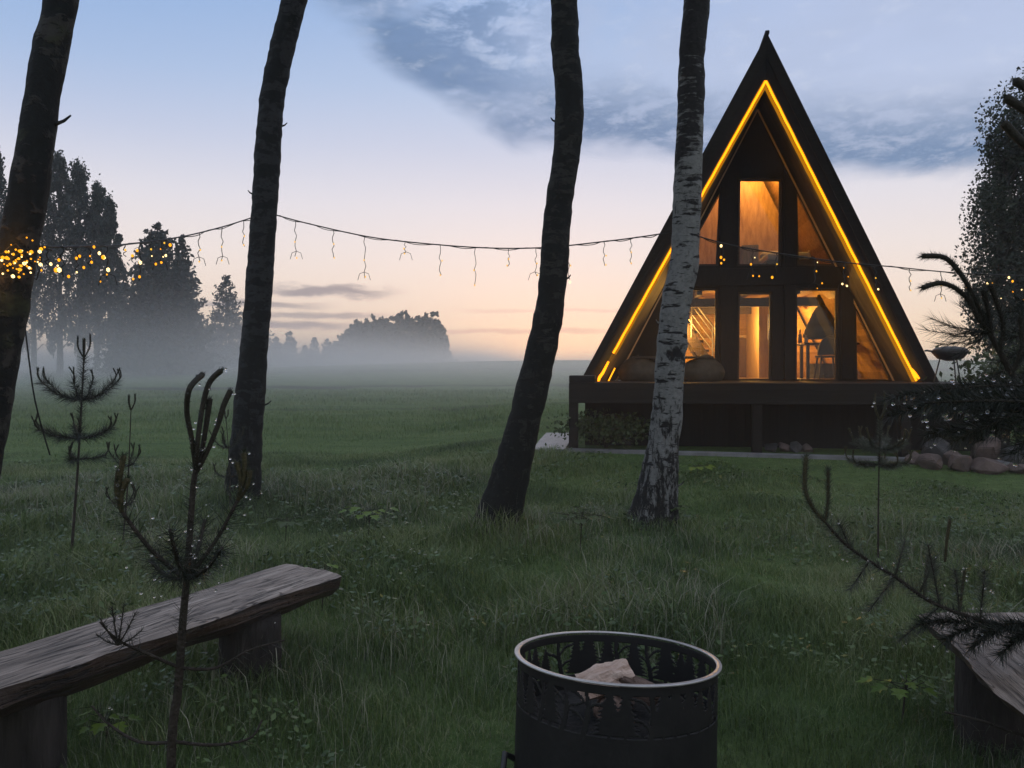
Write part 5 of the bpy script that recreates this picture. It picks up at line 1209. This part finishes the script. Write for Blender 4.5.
# ------------------------------------------------------------------ trees beyond
def blob(n): return unit(rng.normal(size=(n,3)))*(rng.uniform(0,1,n)**0.5)[:,None]
def far_deciduous(name, label, px, Y, py_top, width, py_bot, n, s, mat, group, seed, clumps=26, droop=0.6, shape=None, trunks=1):
    random.seed(seed); x = (px-CX)/F*Y; z0 = H(x,Y); zt = CH+(HY-py_top)/F*Y; h = zt-z0; zb = CH+(HY-py_bot)/F*Y-z0
    root = empty(name, (x,Y,z0)); tag(root, label, 'tree', group); w = width/2/F*Y; tb = MB(); cc = []
    ends = []
    for k in range(trunks):
        ox = (k-(trunks-1)/2)*w*0.7; tp = Vector((ox*1.5+random.uniform(-.2,.2)*w, random.uniform(-.3,.3)*w, h*(0.97-0.13*abs(k-(trunks-1)/2))))
        c = curve3([(ox*0.6,0,-0.2), (ox*0.9,0,h*0.4), tp], 8); tb.tube(c, [0.016*h*(1-0.93*i/(len(c)-1))/math.sqrt(trunks) for i in range(len(c))], 7); ends.append(c)
    for i in range(clumps):
        t = (i+0.5)/clumps; z = zb+(h-zb)*t**0.9; r_ = w*(shape(t) if shape else math.sin(math.pi*min(0.97, 0.18+0.80*t))**0.7)
        a_ = i*2.39996; c = ends[i % trunks]; s0 = min(c, key=lambda q_: abs(q_.z-z*0.85)); cen = Vector((math.cos(a_)*r_*random.uniform(0.35,1.03), math.sin(a_)*r_*random.uniform(0.35,1.03), z))
        cen.x += s0.x*0.6
        k_ = math.hypot(cen.x, cen.y)
        if k_ > 0.92*w: cen.x *= 0.92*w/k_; cen.y *= 0.92*w/k_
        tb.tube([s0, (s0+cen)/2+Vector((0,0,0.03*h)), cen], [0.004*h, 0.0025*h, 0.001*h], 4)
        m = n//clumps; sp = w*random.uniform(0.12,0.26)
        q_ = blob(m)*np.array([sp, sp, sp*1.35])*1.75; cc.append(np.array(cen)+q_)
        if droop:
            for j in range(3):                                      # hanging sprays
                o2 = blob(1)[0]*1.5*sp*np.array([1,1,0.5]); t2 = rng.uniform(0,1,m//10)[:,None]
                cc.append(np.array(cen)+o2+np.array([[0,0,-1]])*t2*sp*2.4*droop+rng.normal(size=(m//10,3))*0.10*sp)
    tip = ends[trunks//2][-1]; cc.append(np.array(tip)+rng.normal(size=(n//30,3))*np.array([w*.10,w*.10,h*0.03]))
    cc = np.concatenate(cc); cc = cc[cc[:,2] > 0.3]; V_, T_ = cards(cc, s, droop=droop)
    tb.build('trunk', M['trunk_far'], root, smooth=True); tri_mesh('crown', V_, T_, M[mat], root); return root
def far_conifer(name, label, px, Y, py_top, width, n_tiers, s, group, seed, py_bot=None, mat='conifer', dens=1.0, full=0.75):
    random.seed(seed); x = (px-CX)/F*Y; z0 = H(x,Y); zt = CH+(HY-py_top)/F*Y; h = zt-z0; w = width/2/F*Y
    root = empty(name, (x,Y,z0)); tag(root, label, 'tree', group); tb = MB(); cc = []
    tb.tube([(0,0,-0.2),(0,0,h*0.5),(0,0,h)], [0.018*h,0.010*h,0.002*h], 7)
    for k in range(n_tiers):
        t = (k+random.uniform(0.1,0.9))/n_tiers; z = h*(0.05+0.94*t); rr = w*((1-t)**full)*(0.72+0.5*random.random())+0.02*h*(1-t)
        nb = max(4, int(11*(1-t)+4))
        for j in range(nb):
            a_ = 2*math.pi*(j+random.random())/nb; l_ = rr*random.uniform(0.7,1.1); m = max(6, int(l_*26*dens/s*0.12)); tt = rng.uniform(0.12,1,m)**0.8
            px_ = np.stack([np.cos(a_)*l_*tt, np.sin(a_)*l_*tt, z+0.22*l_*tt**2-0.25*l_*tt*(1-t)], 1)
            spd = 0.10*l_+0.25*s; cc.append(px_+rng.normal(size=(m,3))*np.array([spd,spd,spd*0.75]))
    cc = np.concatenate(cc); cc = cc[cc[:,2] > 0.1]; V_, T_ = cards(cc, s, aspect=2.2); tb.build('trunk', M['trunk_far'], root, smooth=True); tri_mesh('crown', V_, T_, M[mat], root); return root
gt = 'tall trees across the field'
col = lambda t: (1.35 if t < 0.45 else 1.35-2.2*(t-0.45))
for i, (px, Y, top, wd, bot, lab) in enumerate([
    (-6, 74, 150, 44, 345, 'tall birch cut by the left picture edge, behind the mossy trunk'),
    (34, 82, 178, 38, 350, 'slender birch right behind the mossy trunk, lower than its neighbour'),
    (60, 80, 158, 42, 345, 'tallest of the drooping birches across the field'),
    (80, 79, 167, 40, 345, 'drooping birch beside the tallest one, nearly as high'),
    (97, 80, 188, 36, 348, 'drooping birch with a leaning top, third step down the birch row'),
    (110, 78, 203, 26, 335, 'narrow birch ending the birch row, touching the dark spruce')]):
    far_deciduous('birch_tree', lab, px, Y, top, wd, bot, 9500, 0.18, 'birch_leaf', gt, 11+i, 52, 1.6, col, 1)
far_conifer('spruce_tree', 'narrow second spruce top showing right behind the broad dark spruce', 182, 76, 234, 52, 40, 0.26, gt, 25, full=0.7, dens=1.2)
far_conifer('spruce_tree', 'broad dark spruce between the birch row and the small pine', 158, 72, 223, 98, 46, 0.26, gt, 23, full=0.60, dens=1.3)
far_conifer('pine_tree', 'small pale-misted pine right of the broad dark spruce', 226, 88, 274, 50, 22, 0.26, gt, 24, full=0.55, dens=0.8)
gh = 'misty trees along the far field edge'
for i, (px, top, wd, Y) in enumerate([(262,318,30,128),(276,338,22,130),(290,331,24,136),(305,346,18,134),(314,338,20,140),(327,339,22,142),(252,300,26,118),(206,330,26,120),(188,338,24,124)]):
    far_conifer('pine_tree', 'small pale conifer standing in mist along the far field edge', px, Y, top, wd, 16, 0.36, gh, 30+i, dens=0.8, full=0.6)
# the distant wood that reads as one mass
random.seed(50); cc = []; tb = MB()
wood = empty('far_wood', (0,0,0))
prof = [(326,356),(334,344),(344,330),(352,319),(362,319),(372,314),(382,317),(394,312),(404,310),(414,314),(424,311),(434,311),(441,318),(446,332),(452,352)]
for i in range(90):
    px = 330+120*(i+random.random())/90; Y = random.uniform(146,172); top = float(np.interp(px, [p[0] for p in prof], [p[1] for p in prof]))+random.uniform(-2,9)
    x = (px-CX)/F*Y; z0 = H(x,Y); zt = CH+(HY-top)/F*Y; h = max(3.0, zt-z0); w = random.uniform(1.0,1.9)
    tb.tube([(x,Y,z0-0.2),(x,Y,z0+h*0.9)], [0.2,0.04], 5)
    for j in range(14):
        t = (j+random.random())/14; r_ = w*(1.0 if t < 0.5 else 1.0-1.7*(t-0.5)); a_ = random.uniform(0,6.28)
        cc.append(np.array([x+math.cos(a_)*r_*0.7, Y+math.sin(a_)*r_*0.7, z0+0.5+(h-0.9)*t])+blob(34)*np.array([0.85,0.85,1.0])*(1.1-0.55*t))
cc = np.concatenate(cc); V_, T_ = cards(cc, 0.42); bpy.data.objects.remove(wood)
fw = tri_mesh('far_wood', np.concatenate([V_]), T_, M['farwood']); tag(fw, 'distant rounded wood rising out of the mist beyond the field', 'wood', kind='stuff')
tr = tb.build('trunk', M['trunk_far'], fw)
# tree behind the right pine
far_deciduous('birch_tree', 'leafy birch beyond the terrace end, behind the dark pine', 1062, 24, 106, 182, 372, 90000, 0.075, 'right_leaf', None, 21, 80, 0.6, lambda t: (0.65+0.45*t if t < 0.45 else 0.85-1.25*(t-0.45)), 2)

# ------------------------------------------------------------------ string lights
SL = 'icicle light strings hung between the trees'
def span(label, pts, drops, r=0.007, lit=0.3, cab_mat='cable'):
    """pts: surveyed (px, py, Y); drops: (px, length px, lit bulbs, fork)"""
    P3 = [P(*q) for q in pts]; o0 = P3[0]; root = empty('string_light', o0); tag(root, label, 'string lights', SL)
    c = curve3([p-o0 for p in P3], 12); MB().tube(c, r, 5).build('cable', M[cab_mat], root, smooth=True)
    MB().tube([p+Vector((0.01*math.sin(i*1.1), 0.01, 0.012*math.sin(i*0.7)-0.006)) for i, p in enumerate(c)], r*0.7, 4).build('cable', M[cab_mat], root, smooth=True)
    wc = [p+o0 for p in c]; pix = [(CX+p.x/p.y*F, p) for p in wc]
    for (px, ln, nb, fork) in drops:
        q = min(pix, key=lambda t_: abs(t_[0]-px))[1]-o0; Y = q.y+o0.y; l_ = ln/F*Y; d = MB(); pth = []
        for k in range(8): pth.append(q+Vector((0.012*math.sin(k*2.3+px)*(k > 0), 0.008*math.cos(k*1.7), -l_*k/7)))
        d.tube(pth, r*0.62, 4); tips = []
        if fork:
            e_ = pth[-2]
            for sx_ in (-1, 1):
                t_ = [e_, e_+Vector((sx_*0.05,0,-0.02)), e_+Vector((sx_*0.07,0,-0.09))]; d.tube(t_, r*0.5, 4); tips.append(t_[-1])
        db = d.build('drop', M[cab_mat], root)
        spots = [pth[-1], pth[4], pth[2], pth[6], pth[5], pth[1]]+tips
        for k in range(max(2, nb)):
            p = spots[k % len(spots)]+Vector((random.gauss(0,.03) if k < nb else random.uniform(-.012,.012), -0.01, random.gauss(0,.03) if k < nb else random.uniform(-.015,.015)))
            MB().ball(p, random.choice((0.006,0.009,0.011,0.014)) if k < nb else 0.0085, 1, (1,1,1.25)).build('bulb', M['bulb_core' if (k+int(px)) % 3 == 0 else 'bulb'] if k < nb else M['bulb_small'], db)
    return root
random.seed(5)
span('glowing end of the light string between the mossy birch and the slim black birch',
     [(38,246,4.5),(60,247,4.8),(90,246,5.3),(120,245,6.0),(180,237,7.4),(222,227,8.3),(254,217,8.83)],
     [(47,18,3,0),(62,30,5,0),(78,26,3,0),(91,20,5,0),(107,32,5,1),(124,12,1,0),(140,38,4,0),(150,14,1,0),(161,24,5,1),(166,8,1,0),(200,28,0,1),(221,34,0,1),(243,26,0,0)])
span('sagging middle span of the light string behind the thick black birch',
     [(276,215,8.83),(310,224,8.7),(370,237,8.5),(430,244,8.4),(490,248,8.3),(545,247.5,8.2),(600,242,8.1),(640,237,8.0),(672,232,7.93)],
     [(296,36,1,1),(332,28,0,0),(367,42,0,1),(403,12,0,1),(438,30,0,0),(473,38,0,0),(510,18,0,0),(538,28,0,1),(570,34,1,0),(602,24,0,0),(632,26,0,0)])
span('light string running in front of the cabin windows to the right edge',
     [(697,236,7.7),(735,246,7.9),(790,255,8.2),(840,262,8.5),(895,267,8.8),(960,273,9.3),(1060,277,9.8)],
     [(724,22,4,0),(754,26,4,1),(778,20,1,0),(814,28,4,1),(846,24,4,1),(876,24,1,0),(908,22,0,0),(940,26,0,1),(968,16,1,0),(986,20,2,0),(999,22,2,0),(1012,18,3,1),(1022,30,2,0)])
# tangle of lit bulbs wound round the mossy birch
foot = T1[3]; o0 = P(19,255,4.5); root = empty('string_light', o0); tag(root, 'bright tangle of lit bulbs wound round the mossy birch trunk', 'string lights', SL)
pts = []
for k in range(90):
    t = k/89; a_ = t*2*math.pi*3.2; z = CH+(HY-(246+26*t+6*math.sin(k*1.3)))/F*4.5; cl, rl_ = T1[1], T1[2]
    j = min(range(len(cl)), key=lambda i: abs(cl[i].z+foot.z-z)); c = cl[j]+foot; r_ = rl_[j]*1.10+0.012
    pts.append(Vector((c.x+math.cos(a_)*r_, c.y+math.sin(a_)*r_, z))-o0)
MB().tube(pts, 0.003, 4).build('cable', M['cable'], root)
hub = [P(4,256,4.30)-o0, P(24,262,4.28)-o0, P(27,251,4.30)-o0, P(13,262,4.27)-o0]
for k in range(70):
    c_ = hub[(0,1,1,2,3)[k % 5]]; p = c_+Vector((random.gauss(0,.05), random.uniform(-.03,.03), random.gauss(0,.045)))
    MB().ball(p, random.choice((0.004,0.005,0.006,0.008,0.011)), 1).build('bulb', M['bulb_core' if k % 4 == 0 else 'bulb'], root)
for q in (0.05, -0.10):
    l = bpy.data.lights.new('tangle_light', 'POINT'); l.energy = 1.3; l.color = (1.0,0.42,0.06); l.shadow_soft_size = 0.012; o = bpy.data.objects.new('tangle_light', l); link(o, root); o.location = (q, -0.24, -0.04+q*0.3)
# supply wire hanging beside it
c = curve3([P(24,318,4.42), P(28,352,4.45), P(34,395,4.5), P(42,428,4.6), P(50,455,4.7)], 8)
b = MB().tube([p-c[0] for p in c], 0.0045, 5).build('supply_wire', M['cable']); b.location = c[0]; tag(b, 'thin dark wire hanging down beside the mossy birch', 'wire')
